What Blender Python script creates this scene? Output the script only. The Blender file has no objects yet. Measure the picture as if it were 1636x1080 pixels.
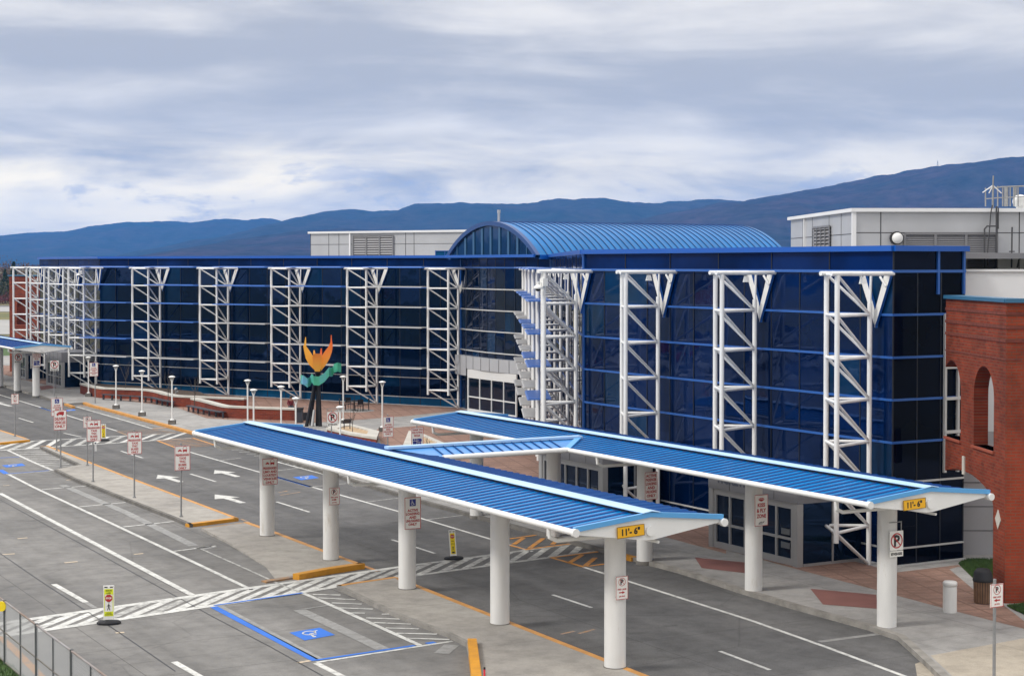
import bpy, math, random
from mathutils import Vector, Matrix
from mathutils.geometry import tessellate_polygon
RND = random.Random(11)
rad = math.radians
S = bpy.context.scene
COL = S.collection

# ------------------------------------------------------------------ camera frame
FPX, CX, HY, HC = 2740.0, 818.0, 422.0, 11.0
PITCH = rad(1.3)
CYP = HY + FPX * math.tan(PITCH)
def ray(px, py):
    dx = (px - CX) / FPX; dy = (CYP - py) / FPX
    return Vector((dx, math.cos(PITCH) + dy * math.sin(PITCH), -math.sin(PITCH) + dy * math.cos(PITCH)))
def at(px, py, z=0.0):
    d = ray(px, py); t = (z - HC) / d.z
    return Vector((d.x * t, d.y * t, z))
def atY(px, py, Y):
    d = ray(px, py); t = Y / d.y
    return Vector((d.x * t, Y, HC + d.z * t))
# site frame: s runs along the kerb (away from the camera), v runs into the building
ANG = rad(29.3)
U = Vector((-math.sin(ANG), math.cos(ANG), 0)); V = Vector((math.cos(ANG), math.sin(ANG), 0))
def L(s, v, z=0.0):
    p = U * s + V * v; p.z = z; return p
def SV(p): return p.dot(U), p.dot(V)

# ------------------------------------------------------------------ materials
MATS = {}
def mat(name, col, rough=0.6, metal=0.0, var=0.0, vscale=3.0, bump=0.0, bscale=20.0, spec=0.5, col2=None, coat=0.0):
    if name in MATS: return MATS[name]
    m = bpy.data.materials.new(name); m.use_nodes = True
    nt = m.node_tree; b = nt.nodes['Principled BSDF']
    b.inputs['Base Color'].default_value = (*col, 1); b.inputs['Roughness'].default_value = rough
    b.inputs['Metallic'].default_value = metal; b.inputs['Specular IOR Level'].default_value = spec
    b.inputs['Coat Weight'].default_value = coat
    tc = None
    if var or bump:
        tc = nt.nodes.new('ShaderNodeTexCoord')
    if var:
        n = nt.nodes.new('ShaderNodeTexNoise'); n.inputs['Scale'].default_value = vscale; n.inputs['Detail'].default_value = 6
        nt.links.new(tc.outputs['Object'], n.inputs['Vector'])
        r = nt.nodes.new('ShaderNodeValToRGB')
        c2 = col2 or tuple(c * (1 - var) for c in col)
        r.color_ramp.elements[0].position = .34; r.color_ramp.elements[1].position = .66
        r.color_ramp.elements[0].color = (*c2, 1); r.color_ramp.elements[1].color = (*col, 1)
        nt.links.new(n.outputs['Fac'], r.inputs['Fac']); nt.links.new(r.outputs['Color'], b.inputs['Base Color'])
    if bump:
        n2 = nt.nodes.new('ShaderNodeTexNoise'); n2.inputs['Scale'].default_value = bscale; n2.inputs['Detail'].default_value = 4
        nt.links.new(tc.outputs['Object'], n2.inputs['Vector'])
        bp = nt.nodes.new('ShaderNodeBump'); bp.inputs['Strength'].default_value = bump; bp.inputs['Distance'].default_value = 0.05
        nt.links.new(n2.outputs['Fac'], bp.inputs['Height']); nt.links.new(bp.outputs['Normal'], b.inputs['Normal'])
    MATS[name] = m
    return m

def nodes_mat(name):
    m = bpy.data.materials.new(name); m.use_nodes = True; MATS[name] = m
    nt = m.node_tree
    return m, nt, nt.nodes['Principled BSDF']
def N(nt, t, **kw):
    n = nt.nodes.new(t)
    for k, v in kw.items():
        if k in n.inputs: n.inputs[k].default_value = v
        else: setattr(n, k, v)
    return n
def ramp(nt, pts):
    r = nt.nodes.new('ShaderNodeValToRGB'); e = r.color_ramp.elements
    while len(e) < len(pts): e.new(0.5)
    for i, (p, c) in enumerate(pts):
        e[i].position = p; e[i].color = (*c, 1) if len(c) == 3 else c
    return r
def mix(nt, a, b, fac, mode='MIX'):
    m = nt.nodes.new('ShaderNodeMix'); m.data_type = 'RGBA'; m.blend_type = mode
    for s_, v in ((6, a), (7, b)):
        if hasattr(v, 'node'): nt.links.new(v, m.inputs[s_])
        else: m.inputs[s_].default_value = (*v, 1)
    if hasattr(fac, 'node'): nt.links.new(fac, m.inputs[0])
    else: m.inputs[0].default_value = fac
    return m.outputs[2]

def concrete_ground(name, base, dark, light, joint=(4.6, 3.7), jcol=(.05, .048, .045), speck=.12, streak=True):
    m, nt, b = nodes_mat(name)
    geo = N(nt, 'ShaderNodeNewGeometry')
    mp = N(nt, 'ShaderNodeMapping'); mp.inputs['Rotation'].default_value = (0, 0, -ANG)
    nt.links.new(geo.outputs['Position'], mp.inputs['Vector'])
    n1 = N(nt, 'ShaderNodeTexNoise', Scale=.13, Detail=5.0, Roughness=.6); nt.links.new(mp.outputs[0], n1.inputs['Vector'])
    r1 = ramp(nt, [(.33, dark), (.5, base), (.68, light)]); nt.links.new(n1.outputs['Fac'], r1.inputs['Fac'])
    n2 = N(nt, 'ShaderNodeTexNoise', Scale=1.3, Detail=8.0, Roughness=.7); nt.links.new(mp.outputs[0], n2.inputs['Vector'])
    r2 = ramp(nt, [(.3, (.72,) * 3), (.55, (1,) * 3), (.75, (1.12,) * 3)]); nt.links.new(n2.outputs['Fac'], r2.inputs['Fac'])
    c = mix(nt, r1.outputs[0], r2.outputs[0], 1.0, 'MULTIPLY')
    if streak:   # tyre wear running along the lanes
        mp2 = N(nt, 'ShaderNodeMapping'); mp2.inputs['Scale'].default_value = (1.0, .035, 1)
        nt.links.new(mp.outputs[0], mp2.inputs['Vector'])
        n3 = N(nt, 'ShaderNodeTexNoise', Scale=.75, Detail=4.0, Roughness=.55); nt.links.new(mp2.outputs[0], n3.inputs['Vector'])
        r3 = ramp(nt, [(.35, (.78,) * 3), (.6, (1.08,) * 3)]); nt.links.new(n3.outputs['Fac'], r3.inputs['Fac'])
        c = mix(nt, c, r3.outputs[0], .8, 'MULTIPLY')
        n5 = N(nt, 'ShaderNodeTexNoise', Scale=.9, Detail=3.0, Roughness=.5); nt.links.new(mp.outputs[0], n5.inputs['Vector'])
        r5 = ramp(nt, [(.66, (1,) * 3), (.74, (.6,) * 3)]); nt.links.new(n5.outputs['Fac'], r5.inputs['Fac'])
        c = mix(nt, c, r5.outputs[0], .6, 'MULTIPLY')
        wn = N(nt, 'ShaderNodeTexNoise', Scale=.8, Detail=5.0); nt.links.new(mp.outputs[0], wn.inputs['Vector'])
        wv = mix(nt, mp.outputs[0], wn.outputs['Color'], .06)
        vo = N(nt, 'ShaderNodeTexVoronoi', feature='DISTANCE_TO_EDGE', Scale=.16); nt.links.new(wv, vo.inputs['Vector'])
        rv = ramp(nt, [(.0, (.45,) * 3), (.006, (1,) * 3)]); nt.links.new(vo.outputs['Distance'], rv.inputs['Fac'])
        c = mix(nt, c, rv.outputs[0], .35, 'MULTIPLY')
        mp3 = N(nt, 'ShaderNodeMapping'); mp3.inputs['Scale'].default_value = (1.0, .3, 1); nt.links.new(mp.outputs[0], mp3.inputs['Vector'])
        vo2 = N(nt, 'ShaderNodeTexVoronoi', Scale=.55); nt.links.new(mp3.outputs[0], vo2.inputs['Vector'])
        rv2 = ramp(nt, [(.04, (.55,) * 3), (.22, (1,) * 3)]); nt.links.new(vo2.outputs['Distance'], rv2.inputs['Fac'])
        c = mix(nt, c, rv2.outputs[0], .6, 'MULTIPLY')
    n4 = N(nt, 'ShaderNodeTexNoise', Scale=26.0, Detail=2.0); nt.links.new(mp.outputs[0], n4.inputs['Vector'])
    r4 = ramp(nt, [(.3, (1 - speck,) * 3), (.7, (1 + speck,) * 3)]); nt.links.new(n4.outputs['Fac'], r4.inputs['Fac'])
    c = mix(nt, c, r4.outputs[0], 1.0, 'MULTIPLY')
    if joint:
        bt = N(nt, 'ShaderNodeTexBrick', offset=0.0, squash=1.0)
        bt.inputs['Scale'].default_value = 1.0; bt.inputs['Mortar Size'].default_value = .011; bt.inputs['Mortar Smooth'].default_value = .3
        bt.inputs['Brick Width'].default_value = joint[0]; bt.inputs['Row Height'].default_value = joint[1]
        nt.links.new(mp.outputs[0], bt.inputs['Vector'])
        c = mix(nt, c, jcol, bt.outputs['Fac'])
    nt.links.new(c, b.inputs['Base Color']); b.inputs['Roughness'].default_value = .85; b.inputs['Specular IOR Level'].default_value = .25
    bp = N(nt, 'ShaderNodeBump', Strength=.25, Distance=.02); nt.links.new(n4.outputs['Fac'], bp.inputs['Height'])
    nt.links.new(bp.outputs[0], b.inputs['Normal'])
    return m

def paver(name, c1, c2, mortar, bw=.4, bh=.2, rot=0.0, big=None):
    m, nt, b = nodes_mat(name)
    geo = N(nt, 'ShaderNodeNewGeometry')
    mp = N(nt, 'ShaderNodeMapping'); mp.inputs['Rotation'].default_value = (0, 0, -ANG + rot)
    nt.links.new(geo.outputs['Position'], mp.inputs['Vector'])
    bt = N(nt, 'ShaderNodeTexBrick')
    bt.inputs['Scale'].default_value = 1.0; bt.inputs['Mortar Size'].default_value = .012
    bt.inputs['Brick Width'].default_value = bw; bt.inputs['Row Height'].default_value = bh
    bt.inputs['Color1'].default_value = (*c1, 1); bt.inputs['Color2'].default_value = (*c2, 1); bt.inputs['Mortar'].default_value = (*mortar, 1)
    nt.links.new(mp.outputs[0], bt.inputs['Vector'])
    n = N(nt, 'ShaderNodeTexNoise', Scale=.5, Detail=6.0); nt.links.new(mp.outputs[0], n.inputs['Vector'])
    r = ramp(nt, [(.3, (.75,) * 3), (.7, (1.15,) * 3)]); nt.links.new(n.outputs['Fac'], r.inputs['Fac'])
    c = mix(nt, bt.outputs['Color'], r.outputs[0], 1.0, 'MULTIPLY')
    if big:
        b2 = N(nt, 'ShaderNodeTexBrick', offset=0.0)
        b2.inputs['Scale'].default_value = 1.0; b2.inputs['Mortar Size'].default_value = .05
        b2.inputs['Brick Width'].default_value = big; b2.inputs['Row Height'].default_value = big
        nt.links.new(mp.outputs[0], b2.inputs['Vector'])
        c = mix(nt, c, tuple(x * .62 for x in c1), b2.outputs['Fac'])
    nt.links.new(c, b.inputs['Base Color']); b.inputs['Roughness'].default_value = .85; b.inputs['Specular IOR Level'].default_value = .25
    return m

def brick_wall_mat(name, c1, c2, mortar, axis):
    """bricks laid on a vertical wall; axis is the wall's horizontal direction"""
    m, nt, b = nodes_mat(name)
    geo = N(nt, 'ShaderNodeNewGeometry')
    dp = N(nt, 'ShaderNodeVectorMath', operation='DOT_PRODUCT'); nt.links.new(geo.outputs['Position'], dp.inputs[0]); dp.inputs[1].default_value = axis
    sx = N(nt, 'ShaderNodeSeparateXYZ'); nt.links.new(geo.outputs['Position'], sx.inputs[0])
    cb = N(nt, 'ShaderNodeCombineXYZ'); nt.links.new(dp.outputs['Value'], cb.inputs[0]); nt.links.new(sx.outputs[2], cb.inputs[1])
    bt = N(nt, 'ShaderNodeTexBrick')
    bt.inputs['Scale'].default_value = 1.0; bt.inputs['Mortar Size'].default_value = .012
    bt.inputs['Brick Width'].default_value = .32; bt.inputs['Row Height'].default_value = .105
    bt.inputs['Color1'].default_value = (*c1, 1); bt.inputs['Color2'].default_value = (*c2, 1); bt.inputs['Mortar'].default_value = (*mortar, 1)
    nt.links.new(cb.outputs[0], bt.inputs['Vector'])
    n = N(nt, 'ShaderNodeTexNoise', Scale=.7, Detail=7.0, Roughness=.65); nt.links.new(geo.outputs['Position'], n.inputs['Vector'])
    r = ramp(nt, [(.3, (.55,) * 3), (.5, (.95,) * 3), (.72, (1.25,) * 3)]); nt.links.new(n.outputs['Fac'], r.inputs['Fac'])
    c = mix(nt, bt.outputs['Color'], r.outputs[0], 1.0, 'MULTIPLY')
    n2 = N(nt, 'ShaderNodeTexNoise', Scale=2.6, Detail=5.0, Roughness=.7); nt.links.new(cb.outputs[0], n2.inputs['Vector'])
    r2 = ramp(nt, [(.68, (0, 0, 0)), (.74, (.35, .35, .35))]); nt.links.new(n2.outputs['Fac'], r2.inputs['Fac'])
    c = mix(nt, c, tuple(x * .42 for x in c1), r2.outputs[0])
    nt.links.new(c, b.inputs['Base Color']); b.inputs['Roughness'].default_value = .8; b.inputs['Specular IOR Level'].default_value = .3
    bp = N(nt, 'ShaderNodeBump', Strength=.5, Distance=.015); nt.links.new(bt.outputs['Fac'], bp.inputs['Height']); bp.invert = True
    nt.links.new(bp.outputs[0], b.inputs['Normal'])
    return m

def worn_paint(name, col, wear=.5, under=(.175, .17, .163)):
    m, nt, b = nodes_mat(name)
    geo = N(nt, 'ShaderNodeNewGeometry')
    n = N(nt, 'ShaderNodeTexNoise', Scale=3.2, Detail=9.0, Roughness=.75); nt.links.new(geo.outputs['Position'], n.inputs['Vector'])
    r = ramp(nt, [(wear - .12, (0, 0, 0)), (wear + .1, (1, 1, 1))]); nt.links.new(n.outputs['Fac'], r.inputs['Fac'])
    n2 = N(nt, 'ShaderNodeTexNoise', Scale=.8, Detail=4.0); nt.links.new(geo.outputs['Position'], n2.inputs['Vector'])
    r2 = ramp(nt, [(.3, tuple(c * .8 for c in col)), (.7, col)]); nt.links.new(n2.outputs['Fac'], r2.inputs['Fac'])
    c = mix(nt, under, r2.outputs[0], r.outputs[0])
    nt.links.new(c, b.inputs['Base Color']); b.inputs['Roughness'].default_value = .7
    return m

def glass_mat(name, col, rough=.03, wav=.02, tint=(.14, .36, 1.0), spec=.5):
    m, nt, b = nodes_mat(name)
    geo = N(nt, 'ShaderNodeNewGeometry')
    n = N(nt, 'ShaderNodeTexNoise', Scale=.35, Detail=3.0); nt.links.new(geo.outputs['Position'], n.inputs['Vector'])
    r = ramp(nt, [(.35, tuple(c * .6 for c in col)), (.65, tuple(c * 1.3 for c in col))]); nt.links.new(n.outputs['Fac'], r.inputs['Fac'])
    nt.links.new(r.outputs[0], b.inputs['Base Color'])
    b.inputs['Roughness'].default_value = rough; b.inputs['IOR'].default_value = 1.55; b.inputs['Specular Tint'].default_value = (*tint, 1); b.inputs['Specular IOR Level'].default_value = spec
    n2 = N(nt, 'ShaderNodeTexNoise', Scale=.9, Detail=1.5); nt.links.new(geo.outputs['Position'], n2.inputs['Vector'])
    bp = N(nt, 'ShaderNodeBump', Strength=wav, Distance=.3); nt.links.new(n2.outputs['Fac'], bp.inputs['Height'])
    nt.links.new(bp.outputs[0], b.inputs['Normal'])
    return m

def stained_white(name, col, rust=(.42, .2, .07), lo=.66, scale=.55):
    m, nt, b = nodes_mat(name)
    geo = N(nt, 'ShaderNodeNewGeometry')
    mp = N(nt, 'ShaderNodeMapping'); mp.inputs['Scale'].default_value = (2.2, 2.2, .45); nt.links.new(geo.outputs['Position'], mp.inputs[0])
    n = N(nt, 'ShaderNodeTexNoise', Scale=scale, Detail=8.0, Roughness=.72); nt.links.new(mp.outputs[0], n.inputs['Vector'])
    r = ramp(nt, [(lo, (0, 0, 0)), (lo + .1, (.8, .8, .8))]); nt.links.new(n.outputs['Fac'], r.inputs['Fac'])
    n2 = N(nt, 'ShaderNodeTexNoise', Scale=1.1, Detail=5.0); nt.links.new(mp.outputs[0], n2.inputs['Vector'])
    r2 = ramp(nt, [(.35, tuple(c * .88 for c in col)), (.65, col)]); nt.links.new(n2.outputs['Fac'], r2.inputs['Fac'])
    c = mix(nt, r2.outputs[0], rust, r.outputs[0])
    nt.links.new(c, b.inputs['Base Color']); b.inputs['Roughness'].default_value = .42
    return m

M_ROAD = concrete_ground('road_concrete', (.185, .18, .172), (.138, .135, .131), (.215, .208, .198))
M_ASPH = concrete_ground('drive_asphalt', (.122, .12, .119), (.096, .094, .093), (.148, .145, .142), joint=(9.2, 5.2), speck=.2)
M_WALK = concrete_ground('walk_concrete', (.3, .292, .28), (.24, .235, .225), (.35, .34, .325), joint=(3.1, 3.1), jcol=(.13, .125, .12), streak=False, speck=.08)
M_ISLE = concrete_ground('island_concrete', (.33, .31, .28), (.27, .255, .235), (.37, .35, .315), joint=(60, 6.1), jcol=(.14, .13, .12), streak=False, speck=.08)
M_TAN = concrete_ground('tan_concrete', (.36, .32, .26), (.3, .265, .215), (.41, .365, .3), joint=(4, 4), jcol=(.16, .14, .12), streak=False)
M_PAVER = paver('brick_paver', (.31, .19, .145), (.25, .15, .115), (.19, .14, .115), .42, .21, rot=.3, big=.95)
M_REDPAD = paver('red_paver', (.22, .1, .085), (.19, .085, .075), (.14, .07, .06), 3, 3)
M_KERB = mat('kerb_grey', (.27, .255, .23), .85, var=.35, vscale=2.0, bump=.3)
M_KDARK = mat('kerb_weathered', (.16, .15, .135), .9, var=.4, vscale=1.5, bump=.4)
M_WHITEP = worn_paint('white_road_paint', (.62, .62, .59), .42)
M_WORNP = worn_paint('worn_white_paint', (.52, .52, .49), .5)
M_FADEP = worn_paint('faded_white_paint', (.3, .3, .29), .47)
M_BLUEP = worn_paint('blue_road_paint', (.02, .15, .6), .3, (.06, .12, .3))
M_ORP = worn_paint('orange_road_paint', (.62, .26, .035), .42)
M_ORFADE = worn_paint('faded_orange_paint', (.42, .22, .08), .5)
M_ORKERB = mat('orange_kerb_paint', (.56, .26, .05), .6, var=.25, vscale=2.5, bump=.2)
M_YELK = mat('yellow_kerb_paint', (.62, .28, .012), .55, var=.25, vscale=2.5, col2=(.5, .22, .015), bump=.2)
M_GRASS = mat('grass_blades', (.06, .12, .025), .9, var=.5, vscale=4.0, bump=.5)
M_DRYGR = mat('dry_field', (.2, .165, .07), .95, var=.45, vscale=.03, col2=(.1, .1, .035))
M_STEEL = stained_white('white_steel', (.8, .8, .79), lo=.66, scale=.7)
M_RUSTY = stained_white('rusting_white_steel', (.76, .75, .72), lo=.6, scale=.8)
M_WPAINT = mat('white_paint', (.78, .78, .76), .4, var=.06, vscale=1.2)
M_COLUMN = stained_white('column_paint', (.74, .735, .715), rust=(.5, .46, .4), lo=.56)
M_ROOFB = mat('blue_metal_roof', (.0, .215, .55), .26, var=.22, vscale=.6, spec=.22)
M_RIBSHADE = mat('blue_rib_shade', (.0, .042, .19), .5, spec=.15)  # shadow lines along the ribs are put into this dark colour
M_RIDGE = mat('pale_blue_ridge', (.42, .62, .85), .4, var=.1, vscale=1.0)
M_TRIMB = mat('light_blue_trim', (.1, .35, .68), .35)
M_COPING = mat('blue_coping', (.003, .085, .4), .3, spec=.6)
M_MULB = mat('blue_mullion', (.02, .1, .36), .35)
M_MULW = mat('silver_mullion', (.55, .55, .54), .4, metal=.2)
M_GLASS = glass_mat('navy_glass', (.0007, .0085, .044))
M_GLASSL = glass_mat('blue_black_glass', (.0008, .006, .022))
M_GLASSP = glass_mat('pale_pane_glass', (.002, .02, .056))  # scattered paler panes, brighter reflections put into the glass colour
M_GLASSB = glass_mat('navy_band_glass', (.0008, .013, .075), .12, spec=.12)
M_GLASSK = glass_mat('black_glass', (.002, .003, .008), tint=(.2, .3, .6), spec=.2)
M_GLASST = glass_mat('teal_base_glass', (.005, .075, .17))  # daylight through the long facade's base panes is put into this colour
M_GLASSV = glass_mat('arch_glass', (.006, .028, .075))
M_GLASSD = glass_mat('door_glass', (.004, .009, .018))
M_JOINT = mat('glazing_joint', (.004, .006, .012), .5)
M_TEAL = mat('teal_mullion', (.02, .09, .2), .35)
M_PANEL = mat('grey_metal_panel', (.46, .47, .49), .45, metal=.25, var=.1, vscale=.5)
M_PANELD = mat('grey_panel_dark', (.2, .2, .215), .5, var=.1, vscale=.6)
M_PANELW = mat('white_metal_panel', (.72, .73, .74), .45, var=.06, vscale=.5)
M_SEAM = mat('panel_seam', (.05, .05, .052), .6)
M_LOUV = mat('louver_grey', (.2, .2, .21), .45, metal=.2)
M_DARK = mat('dark_void', (.012, .012, .014), .7)
M_ALU = mat('door_aluminium', (.36, .36, .36), .4, metal=.3)
M_BLADEB = mat('blue_blade', (.03, .12, .42), .35)
M_BLADEG = mat('grey_blade', (.4, .4, .4), .45, metal=.1, var=.12, vscale=2)
M_GALV = mat('galvanised_post', (.33, .335, .34), .45, metal=.5, var=.2, vscale=6)
M_SIGNW = mat('sign_white', (.86, .85, .81), .45, var=.06, vscale=3)
M_SIGNR = mat('sign_red', (.45, .025, .025), .5)
M_BLACK = mat('black_print', (.01, .01, .01), .5)
M_SIGNB = mat('sign_blue', (.02, .03, .25), .45)
M_SIGNY = mat('sign_yellow', (.8, .6, .01), .45)
M_AMBER = mat('amber_plate', (.8, .42, .01), .45)
M_LIME = mat('lime_yellow', (.72, .78, .02), .45)
M_RUBBER = mat('black_rubber', (.012, .012, .014), .7)
M_BRONZE = mat('dark_bronze', (.035, .035, .038), .35, metal=.7, var=.4, vscale=2.5)
M_BENCH = mat('bench_slate', (.035, .037, .048), .5)
M_CAP = mat('limestone_cap', (.52, .5, .45), .8, var=.2, vscale=1.5, bump=.2)
M_SOIL = mat('tan_gravel', (.5, .36, .22), .95, var=.3, vscale=5, bump=.5)
M_MULCH = mat('mulch', (.1, .07, .05), .95, var=.4, vscale=6, bump=.6)
BR1, BR2, BRM = (.235, .036, .013), (.145, .021, .009), (.15, .065, .04)

# ------------------------------------------------------------------ mesh builder
class MB:
    def __init__(self): self.v = []; self.f = []; self.s = []; self.m = []
    def face(self, pts, smooth=False, m=0):
        n = len(self.v); self.v += [tuple(p) for p in pts]; self.f.append(tuple(range(n, n + len(pts)))); self.s.append(smooth); self.m.append(m)
    def mesh(self, vs, fs, smooth=False, m=0):
        n = len(self.v); self.v += [tuple(p) for p in vs]
        for f in fs: self.f.append(tuple(i + n for i in f)); self.s.append(smooth); self.m.append(m)
    def box(self, c, size, ax=None, m=0):
        c = Vector(c); X, Y, Z = ax or (Vector((1, 0, 0)), Vector((0, 1, 0)), Vector((0, 0, 1)))
        a, b, d = size[0] / 2, size[1] / 2, size[2] / 2
        vs = [c + X * (i * a) + Y * (j * b) + Z * (k * d) for k in (-1, 1) for j in (-1, 1) for i in (-1, 1)]
        self.mesh(vs, [(0, 2, 3, 1), (4, 5, 7, 6), (0, 1, 5, 4), (2, 6, 7, 3), (0, 4, 6, 2), (1, 3, 7, 5)], m=m)
    def boxp(self, p, q, w, h, m=0, up=Vector((0, 0, 1))):
        """bar from p to q, w wide across, h tall along up"""
        p = Vector(p); q = Vector(q); d = q - p
        if d.length < 1e-6: return
        X = d.normalized(); Y = up.cross(X).normalized(); Z = X.cross(Y)
        self.box((p + q) / 2, (d.length, w, h), (X, Y, Z), m)
    def tube(self, p, q, r, n=8, r2=None, cap=True, m=0):
        p = Vector(p); q = Vector(q); d = (q - p)
        if d.length < 1e-6: return
        d.normalize(); r2 = r if r2 is None else r2
        a = Vector((0, 0, 1)) if abs(d.z) < .9 else Vector((1, 0, 0))
        X = a.cross(d).normalized(); Y = d.cross(X)
        vs = []
        for c, rr in ((p, r), (q, r2)):
            for i in range(n):
                t = 2 * math.pi * i / n; vs.append(c + X * (math.cos(t) * rr) + Y * (math.sin(t) * rr))
        self.mesh(vs, [(i, (i + 1) % n, n + (i + 1) % n, n + i) for i in range(n)], True, m)
        if cap:
            self.face([vs[n - 1 - i] for i in range(n)], False, m); self.face(vs[n:], False, m)
    def path(self, pts, r, n=8, m=0):
        for a, b in zip(pts, pts[1:]): self.tube(a, b, r, n, m=m)
        for p in pts[1:-1]: self.ball(p, r * 1.0, m)
    def ball(self, c, r, m=0, sc=(1, 1, 1), nu=8, nv=5):
        c = Vector(c); vs = [c + Vector((0, 0, r * sc[2]))]
        for j in range(1, nv):
            ph = math.pi * j / nv
            for i in range(nu):
                t = 2 * math.pi * i / nu
                vs.append(c + Vector((r * sc[0] * math.sin(ph) * math.cos(t), r * sc[1] * math.sin(ph) * math.sin(t), r * sc[2] * math.cos(ph))))
        vs.append(c - Vector((0, 0, r * sc[2]))); fs = []
        for i in range(nu): fs.append((0, 1 + i, 1 + (i + 1) % nu))
        for j in range(nv - 2):
            for i in range(nu):
                a = 1 + j * nu + i; b = 1 + j * nu + (i + 1) % nu; fs.append((a, a + nu, b + nu, b))
        k = 1 + (nv - 2) * nu
        for i in range(nu): fs.append((k + i, len(vs) - 1, k + (i + 1) % nu))
        self.mesh(vs, fs, True, m)
    def lathe(self, c, prof, n=20, m=0, smooth=True):
        c = Vector(c); vs = []
        for r, z in prof:
            for i in range(n):
                t = 2 * math.pi * i / n; vs.append(c + Vector((r * math.cos(t), r * math.sin(t), z)))
        fs = []
        for j in range(len(prof) - 1):
            for i in range(n): fs.append((j * n + i, j * n + (i + 1) % n, (j + 1) * n + (i + 1) % n, (j + 1) * n + i))
        self.mesh(vs, fs, smooth, m)
        if prof[-1][0] > 1e-4: self.face(vs[-n:], False, m)
        if prof[0][0] > 1e-4: self.face([vs[n - 1 - i] for i in range(n)], False, m)
    def prism(self, top, z0, m=0, bottom=False, mside=None):
        """top: loop of 3-D points; sides drop to z0 (number or list)"""
        top = [Vector(p) for p in top]; n = len(top)
        area = sum(top[i].x * top[(i + 1) % n].y - top[(i + 1) % n].x * top[i].y for i in range(n))
        if area < 0: top.reverse()
        tris = tessellate_polygon([top])
        for t in tris:
            tri = [top[i] for i in t]
            nn = (tri[1] - tri[0]).cross(tri[2] - tri[0])
            if nn.z < 0: tri.reverse()
            self.face(tri, False, m)
        low = [Vector((p.x, p.y, z0)) for p in top]
        for i in range(n):
            j = (i + 1) % n; self.face([low[i], low[j], top[j], top[i]], False, m if mside is None else mside)
        if bottom: self.face(list(reversed(low)), False, m)
    def sheet(self, pts, m=0):
        pts = [Vector(p) for p in pts]
        for t in tessellate_polygon([pts]):
            tri = [pts[i] for i in t]
            if (tri[1] - tri[0]).cross(tri[2] - tri[0]).z < 0: tri.reverse()
            self.face(tri, False, m)
    def extrude(self, loops, P, n, t, m=0):
        """flat shape (outer loop + holes, 2-D) mapped by P(a,b)->3-D, given thickness t along n"""
        n = Vector(n); loops3 = [[P(*q) for q in lp] for lp in loops]; flat = [p for lp in loops3 for p in lp]
        for tri in tessellate_polygon(loops3):
            pts = [flat[i] for i in tri]
            if (pts[1] - pts[0]).cross(pts[2] - pts[0]).dot(n) > 0: pts.reverse()
            self.face(pts, False, m); self.face([p + n * t for p in reversed(pts)], False, m)
        for lp in loops3:
            for i in range(len(lp)):
                a, b = lp[i], lp[(i + 1) % len(lp)]; self.face([a, b, b + n * t, a + n * t], False, m)
    def build(self, name, mats, parent=None, world=True):
        me = bpy.data.meshes.new(name)
        vs = self.v
        if parent is not None and world:
            inv = wmat(parent).inverted(); vs = [tuple(inv @ Vector(p)) for p in vs]
        me.from_pydata(vs, [], self.f); me.polygons.foreach_set('use_smooth', self.s)
        if not isinstance(mats, (list, tuple)): mats = [mats]
        for mm in mats: me.materials.append(mm)
        me.polygons.foreach_set('material_index', self.m); me.update()
        o = bpy.data.objects.new(name, me); COL.objects.link(o)
        if parent is not None: o.parent = parent
        return o
WM = {}
def wmat(o):
    m = Matrix.Translation(o.location) @ o.rotation_euler.to_matrix().to_4x4()
    return (wmat(o.parent) @ m) if o.parent else m
def thing(name, label, cat, loc=(0, 0, 0), rz=0.0, group=None):
    o = bpy.data.objects.new(name, None); COL.objects.link(o); o.empty_display_size = .3
    o.location = loc; o.rotation_euler = (0, 0, rz); o['label'] = label; o['category'] = cat
    if group: o['group'] = group
    return o
def tag(o, label, cat, group=None):
    o['label'] = label; o['category'] = cat
    if group: o['group'] = group
    return o
def struct(name, mb, m, kind='structure'):
    o = mb.build(name, m); o['kind'] = kind; return o
def dup(root, loc, rz, label, group=None):
    r = root.copy(); COL.objects.link(r); r.location = loc; r.rotation_euler = (0, 0, rz); r['label'] = label
    if group: r['group'] = group
    for ch in list(root.children):
        c = ch.copy(); COL.objects.link(c); c.parent = r
        for g in ch.children:
            d = g.copy(); COL.objects.link(d); d.parent = c
    return r

# text as mesh data
_TX = {}
def glyphs(s, bold=.042):
    if s in _TX: return _TX[s]
    cu = bpy.data.curves.new('t', 'FONT'); cu.body = s; cu.size = 1.0; cu.resolution_u = 2; cu.offset = bold; cu.align_x = 'LEFT'
    ob = bpy.data.objects.new('t', cu); me = bpy.data.meshes.new_from_object(ob)
    vs = [(v.co.x, v.co.y) for v in me.vertices]; fs = [tuple(p.vertices) for p in me.polygons]
    bpy.data.objects.remove(ob); bpy.data.curves.remove(cu); bpy.data.meshes.remove(me)
    x0 = min(v[0] for v in vs); x1 = max(v[0] for v in vs); y0 = min(v[1] for v in vs); y1 = max(v[1] for v in vs)
    out = ([((x - x0) / (x1 - x0) - .5, (y - y0) / (y1 - y0) - .5) for x, y in vs], fs, (x1 - x0) / (y1 - y0))
    _TX[s] = out; return out
def put_text(mb, s, cx, cz, h, wmax, P, m=0):
    vs, fs, asp = glyphs(s); w = min(asp * h, wmax)
    mb.mesh([P(cx + x * w, cz + y * h) for x, y in vs], fs, m=m)
def poly2(mb, pts, P, m=0):
    p3 = [P(*q) for q in pts]
    for t in tessellate_polygon([p3]): mb.face([p3[i] for i in t], m=m)
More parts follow.
